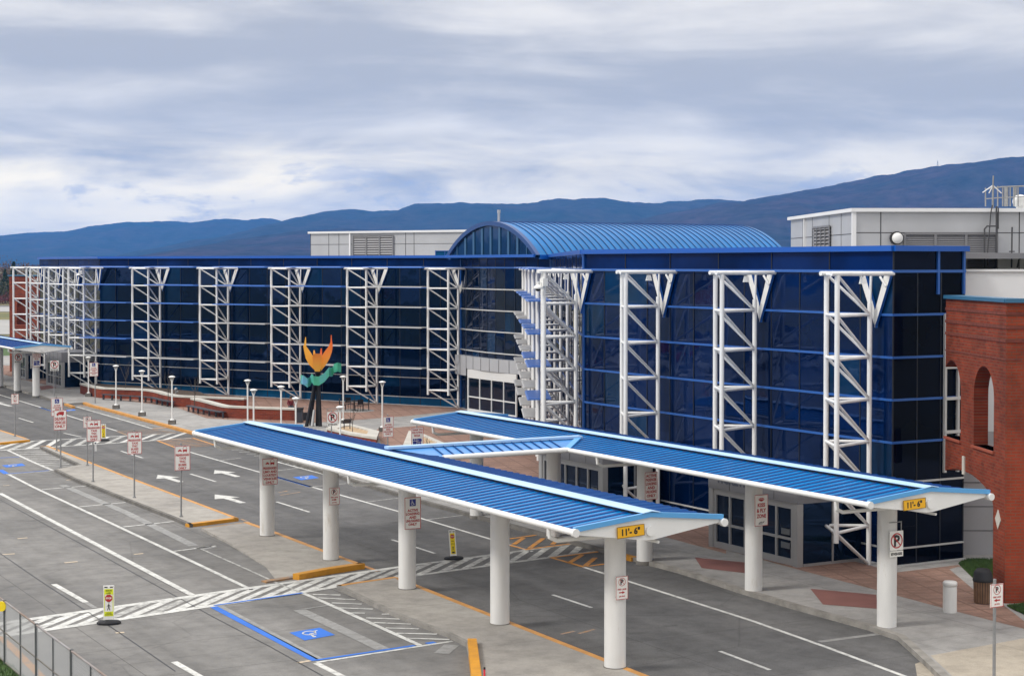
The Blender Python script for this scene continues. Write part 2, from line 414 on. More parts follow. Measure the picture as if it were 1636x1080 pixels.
def disc(mb, cx, cz, r, P, n=20, m=0, rx=None):
    rx = rx or r; poly2(mb, [(cx + rx * math.cos(2 * math.pi * i / n), cz + r * math.sin(2 * math.pi * i / n)) for i in range(n)], P, m)
def ring(mb, cx, cz, r, w, P, n=24, a0=0, a1=360, m=0, sx=1.0):
    for i in range(n):
        t0 = rad(a0 + (a1 - a0) * i / n); t1 = rad(a0 + (a1 - a0) * (i + 1) / n)
        q = [(cx + sx * rr * math.cos(t), cz + rr * math.sin(t)) for rr, t in ((r - w, t0), (r, t0), (r, t1), (r - w, t1))]
        mb.face([P(*p) for p in q], m=m)
def bar2(mb, a, b, w, P, m=0):
    dx, dz = b[0] - a[0], b[1] - a[1]; l = math.hypot(dx, dz); nx, nz = -dz / l * w / 2, dx / l * w / 2
    mb.face([P(a[0] + nx, a[1] + nz), P(a[0] - nx, a[1] - nz), P(b[0] - nx, b[1] - nz), P(b[0] + nx, b[1] + nz)], m=m)
def wheelchair(mb, cx, cz, k, P, m=0):
    """white access figure about 2k tall"""
    disc(mb, cx - .18 * k, cz + .82 * k, .17 * k, P, 12, m)
    bar2(mb, (cx - .17 * k, cz + .62 * k), (cx - .1 * k, cz - .1 * k), .19 * k, P, m)
    bar2(mb, (cx - .14 * k, cz + .25 * k), (cx + .35 * k, cz + .25 * k), .13 * k, P, m)
    bar2(mb, (cx - .12 * k, cz - .1 * k), (cx + .4 * k, cz - .1 * k), .17 * k, P, m)
    bar2(mb, (cx + .37 * k, cz - .05 * k), (cx + .62 * k, cz - .72 * k), .17 * k, P, m)
    bar2(mb, (cx + .58 * k, cz - .72 * k), (cx + .85 * k, cz - .62 * k), .15 * k, P, m)
    ring(mb, cx - .02 * k, cz - .35 * k, .62 * k, .15 * k, P, 18, 105, 350, m)
def walker(mb, cx, cz, k, P, m=0):
    disc(mb, cx, cz + .82 * k, .16 * k, P, 10, m)
    poly2(mb, [(cx - .2 * k, cz + .6 * k), (cx + .2 * k, cz + .6 * k), (cx + .14 * k, cz - .1 * k), (cx - .14 * k, cz - .1 * k)], P, m)
    bar2(mb, (cx - .05 * k, cz - .05 * k), (cx - .38 * k, cz - .95 * k), .17 * k, P, m)
    bar2(mb, (cx + .05 * k, cz - .05 * k), (cx + .3 * k, cz - .95 * k), .17 * k, P, m)
    bar2(mb, (cx - .16 * k, cz + .55 * k), (cx - .48 * k, cz + .05 * k), .12 * k, P, m)
    bar2(mb, (cx + .16 * k, cz + .55 * k), (cx + .46 * k, cz + .1 * k), .12 * k, P, m)
def arrow2(mb, cx, cz, w, d, P, m=0):
    bar2(mb, (cx - d * w * .5, cz), (cx + d * w * .1, cz), w * .16, P, m)
    poly2(mb, [(cx + d * w * .05, cz + w * .2), (cx + d * w * .5, cz), (cx + d * w * .05, cz - w * .2)], P, m)
def small_car(mb, cx, cz, k, P, m=0):
    poly2(mb, [(cx - k, cz - .3 * k), (cx + k, cz - .3 * k), (cx + k, cz + .15 * k), (cx + .65 * k, cz + .2 * k), (cx + .4 * k, cz + .65 * k), (cx - .4 * k, cz + .65 * k), (cx - .65 * k, cz + .2 * k), (cx - k, cz + .15 * k)], P, m)
    for q in (-.7, .7): poly2(mb, [(cx + q * k - .18 * k, cz - .55 * k), (cx + q * k + .18 * k, cz - .55 * k), (cx + q * k + .18 * k, cz - .28 * k), (cx + q * k - .18 * k, cz - .28 * k)], P, m)
def small_bus(mb, cx, cz, k, P, m=0):
    ring(mb, cx, cz + .55 * k, .9 * k, .16 * k, P, 10, 0, 180, m)
    poly2(mb, [(cx - .9 * k, cz - .7 * k), (cx + .9 * k, cz - .7 * k), (cx + .9 * k, cz + .1 * k), (cx - .9 * k, cz + .1 * k)], P, m)
    for q in (-.82, .82): bar2(mb, (cx + q * k, cz + .1 * k), (cx + q * k, cz + .6 * k), .14 * k, P, m)
    for q in (-.6, .6): poly2(mb, [(cx + q * k - .2 * k, cz - 1. * k), (cx + q * k + .2 * k, cz - 1. * k), (cx + q * k + .2 * k, cz - .69 * k), (cx + q * k - .2 * k, cz - .69 * k)], P, m)
def small_truck(mb, cx, cz, k, P, m=0):
    poly2(mb, [(cx - .3 * k, cz - .3 * k), (cx + k, cz - .3 * k), (cx + k, cz + .55 * k), (cx - .3 * k, cz + .55 * k)], P, m)
    poly2(mb, [(cx - k, cz - .3 * k), (cx - .35 * k, cz - .3 * k), (cx - .35 * k, cz + .4 * k), (cx - .62 * k, cz + .4 * k), (cx - .75 * k, cz + .1 * k), (cx - k, cz + .02 * k)], P, m)
    for q in (-.65, .6): disc(mb, cx + q * k, cz - .36 * k, .2 * k, P, 10, m)

# ------------------------------------------------------------------ signs (local x = v, front faces local -y)
def PF(y): return lambda x, z: Vector((x, y, z))
def plate(root, name, w, h, zc, y, border=M_SIGNR, x=0.0, m=M_SIGNW):
    b = MB(); b.box((x, y, zc), (w, .02, h)); pl = b.build(name, m, root, False)
    if border:
        f = MB(); t = min(w, h) * .03; yy = y - .013
        for cx, cz, ww, hh in ((0, h / 2 - t / 2, w, t), (0, -h / 2 + t / 2, w, t), (-w / 2 + t / 2, 0, t, h - 2 * t), (w / 2 - t / 2, 0, t, h - 2 * t)):
            f.box((x + cx, yy, zc + cz), (ww, .006, hh))
        f.build('border', border, pl, False)
    return pl
def lay_sign(pl, kind, w, h, zc, y, x=0.0):
    """prints the face of one kind of sign on plate pl"""
    q = y - .014; P0 = lambda a, b: Vector((x + a * w, q, zc + b * h)); P1 = lambda a, b: Vector((x + a * w, q - .003, zc + b * h))
    pr = lambda a, b: Vector((x + a, q, zc + b)); pr1 = lambda a, b: Vector((x + a, q - .003, zc + b)); pr2 = lambda a, b: Vector((x + a, q - .006, zc + b))
    red = MB()
    def lines(ls, z0, dz, hh, wm=.84):
        for i, t in enumerate(ls): put_text(red, t, 0, (z0 - i * dz) * h, hh * h, wm * w, pr)
    if kind in ('access',):
        s = MB(); k = .19 * w
        s.face([pr(-k, .33 * h - k), pr(k, .33 * h - k), pr(k, .33 * h + k), pr(-k, .33 * h + k)]); s.build('access_symbol', M_SIGNB, pl, False)
        wc = MB(); wheelchair(wc, -.01, .33 * h, k * .78, pr1); wc.build('access_figure', M_SIGNW, pl, False)
        lines(['ACTIVE', 'LOADING', 'AND', 'UNLOADING', 'ONLY'], .09, .11, .085)
    elif kind == 'active': lines(['ACTIVE', 'PASSENGER', 'LOADING', 'AND', 'UNLOADING', 'ONLY'], .37, .145, .11)
    elif kind == 'delivery':
        small_truck(red, 0, .32 * h, .3 * w, pr); lines(['DELIVERY', 'VEHICLES', 'ONLY'], .06, .19, .15)
    elif kind == 'taxi':
        small_car(red, -.17 * w, .31 * h, .125 * w, pr); small_bus(red, .16 * w, .34 * h, .15 * w, pr)
        lines(['PREARRANGED', 'TAXI', 'TNC', 'BUSES', 'ONLY'], .13, .135, .1, .88)
    elif kind == 'limo':
        small_car(red, -.17 * w, .31 * h, .125 * w, pr); small_bus(red, .16 * w, .34 * h, .15 * w, pr)
        lines(['PREARRANGED', 'LIMO AND', 'COURTESY', 'VEHICLES', 'ONLY'], .13, .135, .1, .88)
    elif kind in ('fire_r', 'fire_l'):
        b = MB(); put_text(b, 'P', 0, .26 * h, .24 * h, .3 * w, pr); b.build('letter', M_BLACK, pl, False)
        r_ = .29 * w; ring(red, 0, .26 * h, r_, .12 * r_, pr1); bar2(red, (-.65 * r_, .26 * h + .65 * r_), (.65 * r_, .26 * h - .65 * r_), .1 * r_, pr1)
        put_text(red, 'FIRE LANE', 0, -.06 * h, .075 * h, .78 * w, pr); arrow2(red, 0, -.2 * h, .5 * w, 1 if kind == 'fire_r' else -1, pr)
        put_text(red, '$50 FINE', 0, -.37 * h, .07 * h, .62 * w, pr)
    elif kind == 'nopark':
        b = MB(); put_text(b, 'P', .01, 0, .6 * h, .6 * w, pr); b.build('letter', M_BLACK, pl, False)
        r_ = .45 * w; ring(red, 0, 0, r_, .17 * r_, pr1, 28); bar2(red, (-.66 * r_, .66 * r_), (.66 * r_, -.66 * r_), .16 * r_, pr2)
    elif kind == 'between':
        b = MB(); put_text(b, 'BETWEEN SIGNS', 0, 0, .5 * h, .84 * w, pr); b.build('lettering', M_BLACK, pl, False); return
    elif kind == 'thanks':
        lines(['THANK YOU', 'FOR FLYING'], .38, .13, .095); put_text(red, 'ROA', 0, .1 * h, .12 * h, .5 * w, pr)
        e = MB(); z = -.22 * h; k = .36 * w
        for q2 in ([(-k, z - .17 * h), (-.05 * w, z - .17 * h), (-.05 * w, z + .04 * h), (-k, z + .04 * h)],
                   [(-k, z + .06 * h), (-.22 * w, z + .06 * h), (-.22 * w, z + .17 * h), (-k, z + .17 * h)],
                   [(-.19 * w, z + .06 * h), (-.05 * w, z + .06 * h), (-.05 * w, z + .17 * h), (-.19 * w, z + .17 * h)],
                   [(-.02 * w, z - .17 * h), (.12 * w, z - .17 * h), (.12 * w, z - .02 * h), (-.02 * w, z - .02 * h)],
                   [(.12 * w, z - .06 * h), (.24 * w, z - .17 * h), (k + .04 * w, z - .17 * h), (.26 * w, z - .0 * h)],
                   [(-.02 * w, z + 0.0 * h), (.3 * w, z + 0.0 * h), (.36 * w, z + .05 * h), (.36 * w, z + .12 * h), (.28 * w, z + .17 * h), (-.02 * w, z + .17 * h), (-.02 * w, z + .08 * h), (.14 * w, z + .08 * h), (.14 * w, z + .06 * h), (-.02 * w, z + .06 * h)]):
            poly2(e, q2, pr)
        e.build('emblem', M_SIGNB, pl, False)
    elif kind == 'kiss':
        n = 9; up = [(-.24 * w + .48 * w * i / n, .36 * h + .05 * h * math.sin(math.pi * i / n) * (1 - .35 * math.exp(-((i - n / 2) / 1.2) ** 2))) for i in range(n + 1)]
        lo = [(-.24 * w + .48 * w * i / n, .352 * h - .065 * h * math.sin(math.pi * i / n)) for i in range(n + 1)]
        md = [(-.24 * w + .48 * w * i / n, .36 * h + .004 * h) for i in range(n + 1)]
        poly2(red, up[1:-1] + list(reversed(md)), pr); poly2(red, [(a, b - .012 * h) for a, b in md] + list(reversed(lo[1:-1])), pr)
        lines(['KISS', '& FLY', 'ZONE'], .17, .175, .13, .7)
        e = MB()
        for a, b in (((-.2, -.42), (.24, -.36)), ((-.16, -.4), (-.02, -.37)), ((.0, -.36), (.06, -.42)), ((.1, -.37), (.2, -.41)), ((-.2, -.44), (.1, -.43))):
            bar2(e, (a[0] * w, a[1] * h), (b[0] * w, b[1] * h), .014 * h, pr)
        e.build('scrawl', M_BLACK, pl, False)
    if red.f: red.build('lettering', M_SIGNR, pl, False)
def scale_at(p): return p.y / FPX
def post_sign(px, ybase, x0, x1, y0, y1, kind, label, group, zb=.02, Y=None, name='sign_post', extra=None, post=True):
    base = at(px, ybase, zb) if Y is None else Vector(((px - CX) / FPX * Y, Y, zb))
    k = base.y / FPX; w = (x1 - x0) * k / .87; h = (y1 - y0) * k; zc = HC + ray(px, (y0 + y1) / 2).z / ray(px, (y0 + y1) / 2).y * base.y
    r = thing(name, label, 'road sign', base, ANG, group)
    off = ((x0 + x1) / 2 - px) * k / .87
    b = MB(); b.tube((0, 0, 0), (0, 0, zc + h / 2 + .12 - base.z), .04, 8); b.tube((0, 0, 0), (0, 0, .06), .075, 8); b.build('post', M_GALV, r, False)
    pl = plate(r, 'sign_panel', w, h, zc - base.z, -.055, None if kind in ('nopark',) else M_SIGNR, off)
    lay_sign(pl, kind, w, h, zc - base.z, -.055, off)
    if kind == 'nopark':
        h2 = h * .26; z2 = zc - base.z - h / 2 - h2 / 2 - .03
        p2 = plate(r, 'lower_panel', w, h2, z2, -.055, None, off); lay_sign(p2, 'between', w, h2, z2, -.055, off)
        fr = MB()
        for q in (-1, 1): fr.tube((off + q * w * .5, -.04, z2 - h2 / 2), (off + q * w * .5, -.04, zc - base.z + h / 2 + .22), .015, 6)
        fr.tube((off - w * .5, -.04, zc - base.z + h / 2 + .2), (off + w * .5, -.04, zc - base.z + h / 2 + .2), .015, 6)
        fr.build('hanger', M_GALV, r, False)
    return r
exec_after = []

# ------------------------------------------------------------------ ground sheets and islands
g = MB(); g.sheet([(-16000, -2000, -.06), (16000, -2000, -.06), (16000, 16000, -.06), (-16000, 16000, -.06)]); struct('ground', g, M_DRYGR)
g = MB(); g.sheet([L(-60, -45, 0), L(-60, 47, 0), L(215, 47, 0), L(215, -45, 0)]); struct('road', g, M_ROAD)
ASPH = [(-90, 590), (21, 621), (107, 646.5), (243, 686), (314, 693), (672, 800), (1019, 896), (1250, 967), (1400, 1005), (1448, 1022), (1517, 1090), (1700, 1400), (1040, 1085), (960, 1051), (664, 935), (572, 902), (381, 830), (200, 761), (76, 713), (48, 704), (0, 688), (-90, 660)]
g = MB(); g.sheet([at(x, y, .004) for x, y in ASPH]); struct('drive_lane', g, M_ASPH)

KZ = .15
KERB = [(-140, 573), (-60, 596), (0, 612.5), (21, 619), (49, 627), (83, 637.4), (107, 644.5), (138, 642.5), (148, 646.5), (180, 654.3), (229, 667.5), (278, 680.5), (314.5, 690.5), (672, 797), (782, 827), (1019, 889.5), (1098, 910), (1190, 940), (1280, 966), (1400, 999), (1446, 1014.5), (1482, 1046.5), (1517, 1079), (1600, 1160)]
kp = [at(x, y, KZ) for x, y in KERB]
side = kp + [L(0, 60, KZ), L(40, 75, KZ), L(210, 75, KZ)]
g = MB(); g.prism(side, -.02); struct('sidewalk', g, M_WALK)
def strip(mb, pts, w, z, side_=0, m=0):
    """flat ribbon along 3-D points"""
    pts = [Vector((p.x, p.y, z)) for p in pts]; n = len(pts); off = []
    for i in range(n):
        d = (pts[min(i + 1, n - 1)] - pts[max(i - 1, 0)]).normalized(); nn = Vector((-d.y, d.x, 0)); off.append(nn)
    a = [p + o * (w * (.5 + side_ * .5)) for p, o in zip(pts, off)]; b = [p - o * (w * (.5 - side_ * .5)) for p, o in zip(pts, off)]
    for i in range(n - 1): mb.face([b[i], b[i + 1], a[i + 1], a[i]] if True else 0, m=m)
def kerb_bar(mb, pts, w, z1, z0, out=.004, inside=1):
    pts = [Vector(p) for p in pts]; n = len(pts); A = []; B = []
    for i in range(n):
        d = (pts[min(i + 1, n - 1)] - pts[max(i - 1, 0)]); d.z = 0; d.normalize(); nn = Vector((-d.y, d.x, 0)) * inside
        A.append(pts[i] - nn * out); B.append(pts[i] + nn * w)
    for i in range(n - 1):
        a0, a1, b0, b1 = A[i], A[i + 1], B[i], B[i + 1]
        f = lambda p, z: Vector((p.x, p.y, z))
        mb.face([f(a0, z1), f(a1, z1), f(b1, z1), f(b0, z1)]); mb.face([f(a0, z0), f(a1, z0), f(a1, z1), f(a0, z1)]); mb.face([f(b0, z0), f(b1, z0), f(b1, z1), f(b0, z1)])
    for i in (0, n - 1):
        f = lambda p, z: Vector((p.x, p.y, z)); mb.face([f(A[i], z0), f(B[i], z0), f(B[i], z1), f(A[i], z1)])
def kerb_piece(px, mname, w=.2, z=KZ, inside=-1, name='kerb'):
    g = MB(); kerb_bar(g, [at(x, y, z) for x, y in px], w, z + .006, -.02, .008, inside); return struct(name, g, mname)
# which side is inside: sidewalk lies to the left when walking the list backwards
kerb_piece(KERB[0:5], M_KERB); kerb_piece(KERB[4:7], M_KDARK)
kerb_piece([(107, 644.5), (120, 649)], M_ORKERB, .22)
kerb_piece([(138, 642.5)] + KERB[8:13] + [(330, 695)], M_ORKERB, .3)
kerb_piece([(330, 695), (672, 797), (782, 827), (985, 880.5)], M_KDARK)
kerb_piece([(985, 880.5), (1019, 889.5)], M_YELK, .3)
kerb_piece(KERB[15:20], M_KERB, .22); kerb_piece([(1400, 999), (1446, 1014.5), (1482, 1046.5), (1517, 1079), (1600, 1160)], M_KERB, .24)

# islands between the lanes
IZ = .13
def island(px, zs=None, m=M_ISLE):
    g = MB(); g.prism([at(x, y, (zs[i] if zs else IZ)) for i, (x, y) in enumerate(px)], -.02); return struct('traffic_island', g, m)
island([(-120, 645), (0, 686.6), (44, 700.5), (48, 702.5), (0, 707.5), (-120, 720)])
island([(63.6, 713.4), (76, 711.6), (200, 759.5), (280, 789.5), (381, 827.5), (302.5, 837.5), (280, 827.5), (200, 796.5), (116, 763.6), (87, 749.8), (126, 742.5)])
island([(322, 843), (396, 833.5), (440, 849), (515, 877.5), (578, 900.5), (525, 911), (440, 924), (425, 905), (365, 866)], [.12, .12, IZ, IZ, IZ, IZ, .03, .03, .08])
island([(538, 934.7), (560, 931), (630, 921), (640, 923), (664, 933), (781, 979), (960, 1049), (1120, 1112), (1300, 1190), (900, 1300), (770, 1140), (757, 1080), (745, 1026), (715, 1011), (640, 983), (573, 951.5)])
def painted(px, w, z, m, inside, name='painted_kerb'):
    g = MB(); kerb_bar(g, [at(x, y, z) for x, y in px], w, z + .005, -.02, .006, inside); return struct(name, g, m)
painted([(-120, 645), (0, 686.6), (44, 700.5)], .2, IZ, M_ORKERB, -1)
painted([(48, 702.5), (0, 707.5), (-120, 720)], .26, IZ, M_YELK, -1)
painted([(63.6, 713.4), (76, 711.6), (200, 759.5), (280, 789.5), (381, 827.5)], .18, IZ, M_ORKERB, -1)
painted([(381, 827.5), (302.5, 837.5)], .3, IZ, M_YELK, -1)
painted([(302.5, 837.5), (280, 827.5), (200, 796.5), (116, 763.6), (87, 749.8)], .16, IZ, M_KDARK, -1)
painted([(126, 742.5), (63.6, 713.4)], .16, IZ, M_KDARK, -1)
painted([(322, 843), (396, 833.5)], .14, .12, M_ORFADE, -1)
painted([(396, 833.5), (440, 849), (515, 877.5), (578, 900.5)], .2, IZ, M_ORKERB, -1)
g = MB(); kerb_bar(g, [at(x, y, .17) for x, y in [(580, 900), (583, 901), (525, 910), (478, 919)]], .32, .2, -.02, .0, -1); struct('raised_kerb', g, M_YELK)
painted([(478, 921), (425, 929)], .3, .05, M_ORFADE, -1)
painted([(538, 934.7), (560, 931), (630, 921), (640, 923)], .2, IZ, M_ORKERB, -1)
painted([(640, 923), (664, 933), (781, 979), (960, 1049), (1120, 1112)], .2, IZ, M_ORKERB, -1)
painted([(745, 1026), (715, 1011), (640, 983), (573, 951.5), (538, 934.7)], .14, IZ, M_KERB, -1)
g = MB(); kerb_bar(g, [at(x, y, .27) for x, y in [(747, 1020), (753, 1075), (757, 1120)]], .26, .28, -.02, 0, 1); struct('raised_kerb', g, M_YELK)

# paving on the plaza
def pave(px, z, m, name):
    g = MB(); g.sheet([at(x, y, z) for x, y in px]); return struct(name, g, m)
pave([(150, 632), (250, 622), (500, 625), (760, 645), (836, 658), (836, 664), (760, 653), (650, 664.5), (560, 671.5), (470, 677), (330, 668), (280, 650), (200, 640)], KZ + .004, M_PAVER, 'brick_paving')
pave([(602, 685.5), (690, 678), (760, 672), (845, 668), (1000, 730), (1160, 850), (1160, 884), (1020, 846), (860, 800), (700, 752), (640, 728), (610, 714)], KZ + .004, M_PAVER, 'brick_paving')
pave([(1160, 878), (1282, 905), (1356, 894), (1432, 914), (1531, 902), (1560, 925), (1602, 965), (1660, 1010), (1506, 970.6), (1402.6, 942.6), (1277, 910)], KZ + .004, M_PAVER, 'brick_paving')
pave([(0, 597), (60, 612), (110, 622), (128, 619), (128, 612), (30, 585), (-60, 580), (-60, 590)], KZ + .004, M_PAVER, 'brick_paving')
pave([(1294.6, 940), (1400, 949.5), (1402, 972), (1314.6, 965)], KZ + .006, M_REDPAD, 'red_paving')
pave([(1110, 890), (1190, 898), (1190, 915), (1121, 907)], KZ + .006, M_REDPAD, 'red_paving')
pave([(62, 617), (85, 615), (90, 619.5), (66, 623)], KZ + .008, M_REDPAD, 'red_paving')
pave([(1486.5, 1046.5), (1636, 1019), (1720, 1003), (1900, 1150), (1640, 1250), (1521, 1079)], KZ + .004, M_TAN, 'tan_paving')
pave([(1517, 909), (1531, 905), (1537, 906.5), (1575, 943), (1560, 945)], KZ + .008, M_WALK, 'ramp_paving')
pave([(1462, 1060), (1478, 1054), (1505, 1080), (1520, 1110), (1470, 1110)], .008, M_TAN, 'tan_paving')
def lawn(px, z):
    b = [at(x, y, z) for x, y in px]; g = MB(); g.sheet(b); o = struct('lawn', g, M_GRASS)
    t = MB(); pts = [Vector((p.x, p.y, 0)) for p in b]
    x0 = min(p.x for p in b); x1 = max(p.x for p in b); y0 = min(p.y for p in b); y1 = max(p.y for p in b); cnt = 0
    def inside(x, y):
        c = False; j = len(pts) - 1
        for i in range(len(pts)):
            if (pts[i].y > y) != (pts[j].y > y) and x < (pts[j].x - pts[i].x) * (y - pts[i].y) / (pts[j].y - pts[i].y) + pts[i].x: c = not c
            j = i
        return c
    for _ in range(9000):
        x = RND.uniform(x0, x1); y = RND.uniform(y0, y1)
        if not inside(x, y): continue
        hgt = RND.uniform(.04, .11); a = RND.uniform(0, 6.28); dx, dy = math.cos(a) * .015, math.sin(a) * .015
        t.face([(x - dx, y - dy, z), (x + dx, y + dy, z), (x + RND.uniform(-.03, .03), y + RND.uniform(-.03, .03), z + hgt)]); cnt += 1
    if cnt: q = t.build('grass', M_GRASS); q['kind'] = 'stuff'
lawn([(1531, 900), (1545, 893), (1600, 893), (1600, 930), (1562, 930), (1538, 907)], KZ + .02)
lawn([(1609, 968), (1660, 962), (1660, 992)], KZ + .02)
lawn([(-60, 1000), (0, 1048), (20, 1062), (45, 1085), (60, 1105), (-60, 1110)], .03)
pave([(-40, 1000), (2, 1030), (70, 1085), (100, 1110), (60, 1105), (45, 1085), (20, 1062), (0, 1048), (-60, 1000)], .012, M_WALK, 'kerb_strip')

# airfield far beyond the left wing
def field(y0, y1, x0, x1, m, z, name):
    pave([(x0, y0), (x1, y0), (x1, y1), (x0, y1)], z, m, name)
M_APRON = mat('apron_concrete', (.34, .335, .32), .9, var=.15, vscale=.05)
field(478, 483, -800, 500, M_DRYGR, .0, 'grass_field'); field(490, 498, -800, 500, M_APRON, .02, 'runway'); field(488, 489.6, -800, 500, mat('taxiway_dark', (.1, .1, .1), .9), .02, 'taxiway')
field(499, 511, -800, 500, mat('field_grass', (.16, .14, .05), .95, var=.4, vscale=.05, col2=(.09, .1, .03)), .02, 'grass_field')
field(511, 534, -800, 500, M_APRON, .02, 'apron'); field(553, 596, -300, 60, M_GRASS, .02, 'lawn')

# ------------------------------------------------------------------ painted markings
class Paint:
    def __init__(self): self.d = {}
    def g(self, m): return self.d.setdefault(m.name, (MB(), m))[0]
PT = Paint(); MZ = .009
def line(px, w, m, z=MZ): strip(PT.g(m), [at(x, y, 0) for x, y in px], w, z)
def quad(px, m, z=MZ): PT.g(m).sheet([at(x, y, z) for x, y in px])
W, WO, BL, OR, FA = M_WHITEP, M_WORNP, M_BLUEP, M_ORP, M_FADEP
line([(0, 788), (155, 870), (310, 952)], .22, W); line([(12, 757), (57, 780), (165, 830), (280, 884), (402, 942)], .17, W)
line([(320, 876.6), (395, 909.6), (448, 934), (484, 948)], .1, WO, MZ + .006)
line([(484, 947.6), (520, 963), (600, 999), (671, 1031)], .17, W, MZ + .006)
line([(86, 933), (137, 962)], .2, W); line([(278, 1057), (345, 1095)], .2, W); line([(505, 1059), (560, 1087)], .2, W)
line([(137, 962), (152, 971)], .16, FA)
line([(505, 1058), (723, 1024)], .14, W)
line([(340, 968.5), (505, 1055)], .26, BL); line([(342, 967.5), (484, 947.3)], .13, BL, MZ + .01); line([(505, 1054.5), (663, 1031)], .15, BL, MZ + .003); line([(681, 1028), (695, 1026)], .2, BL, MZ + .004)
line([(352, 968), (512, 1053)], .2, FA)
for a, b in (((500, 949.5), (544, 950.5)), ((508, 955), (568, 958)), ((530, 963), (578, 965)), ((541, 971), (596, 973)), ((559, 979), (583, 979.5)), ((610, 981), (623, 981)), ((585, 987), (640, 989)), ((597, 994.5), (657, 997)), ((616, 1003), (669, 1004.5)), ((633, 1011.5), (698, 1013)), ((650, 1019.5), (718, 1021.5))): line([a, b], .13, W, MZ + .003)
line([(478, 974), (545, 1005), (612, 1037)], .42, FA); line([(478, 974), (530, 966)], .12, FA); line([(705, 1044), (722, 1030)], .45, FA)
# access symbols on the ground
def access_pad(c4, flip=1):
    p = [at(x, y, MZ) for x, y in c4]; PT.g(BL).sheet(p)
    o = p[0]; ex = p[1] - p[0]; ey = p[3] - p[0]
    mb = PT.g(W)
    def P(a, b): q = o + ex * a + ey * b; return Vector((q.x, q.y, MZ + .006))
    # figure drawn in the pad's own frame, head towards the first corner
    wheelchair(mb, .47, .52, .36, lambda a, b: P(1 - b, a) if flip > 0 else P(b, a))
access_pad([(486.5, 1022.5), (462.5, 1010), (511, 1002), (535.3, 1013.6)]); access_pad([(10, 746.5), (3, 743.2), (35, 740), (41, 743.6)])
access_pad([(106, 657), (104, 655), (118, 653.6), (121.5, 655.3)]); access_pad([(481, 766.8), (468, 762), (498, 758.8), (510, 763.2)])
# near crossing
def crossing(top, bot, n, ws, m1, m2, lean, wd):
    P0, P1 = [at(x, y, 0) for x, y in top]; Q0, Q1 = [at(x, y, 0) for x, y in bot]
    for a, b in ((P0, P1), (Q0, Q1)): strip(PT.g(m1), [a, b], ws, MZ + .002)
    for i in range(n):
        t = (i + .5) / n; a = P0.lerp(P1, t); b = Q0.lerp(Q1, t); d = (P1 - P0).normalized()
        c = (a + b) / 2; e = (a - b); 
        strip(PT.g(m2 if RND.random() < .3 else m1), [b - d * lean, a + d * lean], wd * RND.uniform(.85, 1.15), MZ)
crossing(((-60, 1004.5), (398, 939.5)), ((-60, 1025.5), (398, 959)), 12, .34, W, WO, .8, .3)
crossing(((398, 939.5), (640, 905.5)), ((398, 959), (640, 921.5)), 7, .3, W, WO, .8, .3)
crossing(((640, 905.5), (924, 868)), ((640, 922.5), (955, 880)), 9, .26, WO, WO, .8, .28)
crossing(((-80, 714), (46, 705)), ((-80, 725), (95, 713.5)), 6, .3, W, WO, 1.5, .34)
crossing(((46, 705), (280, 692)), ((95, 713.5), (306, 700)), 9, .22, W, WO, 1.3, .3)
# left bay
line([(0, 731.5), (30.5, 730)], .14, BL); line([(0, 750.5), (10.5, 757)], .3, BL); line([(11, 757), (78, 751.5)], .13, BL); line([(11, 758), (80, 752.5)], .1, W); line([(13, 719.6), (48, 736), (84, 751.3)], .18, W)
for i in range(10):
    t = i / 9; a = (20 + 52 * t, 720 + 26 * t); b = (68 + 48 * t, 720.3 + 24 * t); line([a, b], .15, W if i % 3 else WO)
for a, b in (((67, 782), (141, 776)), ((127, 809.5), (201, 802.5)), ((197, 841.7), (278, 832.8)), ((278, 880.5), (345, 872))): line([a, b], .15, W)
for a, b in (((320, 877), (340, 873)),): line([a, b], .5, FA)
line([(100, 775), (200, 818), (310, 872)], .4, FA)
for a, b in (((28, 860.5), (44, 859)), ((4, 886), (23.6, 884.5)), ((103, 899), (124, 897)), ((214, 885.5), (229, 884)), ((184.7, 1011), (198.6, 1010)), ((476.5, 1058.7), (496, 1055)), ((5, 776), (15, 775.4)), ((106, 767), (115, 766.2))): line([a, b], .16, worn_paint('tan_tick_paint', (.55, .45, .33), .36) if 'tan_tick_paint' not in MATS else MATS['tan_tick_paint'])
# drive lanes
line([(-60, 612), (0, 631), (65, 650.7), (105, 663), (133, 671.8), (187, 688.6)], .16, W)
line([(302, 721.8), (380, 744.4), (541, 790), (636.5, 817), (672, 827.7), (782, 860.7), (850, 881)], .15, W)
line([(932, 905.7), (1004, 928.6), (1200, 991), (1320, 1033.5), (1445, 1080), (1540, 1118)], .15, W)
line([(121, 649.5), (200, 672), (243.6, 685)], .15, W); line([(415, 731), (443, 738), (515, 757), (560, 769)], .15, W)
for i in range(16):
    t = i / 15; a = (121 + 119 * t, 649.5 + 34.5 * t); b = (152 + 122 * t, 649 + 33.5 * t); line([a, b], .1, W)
for i in range(16):
    t = i / 15; a = (370 + 180 * t, 719 + 47 * t); b = (430 + 150 * t, 717.5 + 45 * t); line([a, b], .1, W)
for a, b in (((30, 668), (53, 675)), ((102, 692), (130, 698)), ((193.4, 720.6), (228, 731.6)), ((304, 757), (345, 769.5)), ((441.5, 801.5), (494.3, 818)), ((626, 862), (695, 884)), ((883, 950), (945, 970.5)), ((1150, 1040), (1230, 1070))): line([a, b], .13, W)
for a, b in (((39, 642), (82, 638.2)), ((65, 650.7), (120, 648.4)), ((105, 663), (152, 659.8)), ((160, 675), (196, 672.5)), ((443, 752), (477, 747.5)), ((497, 778), (554, 772.2)), ((585, 801.8), (637, 795.4)), ((681, 830), (749, 822)), ((348, 736), (385, 731.5))): line([a, b], .1, WO)
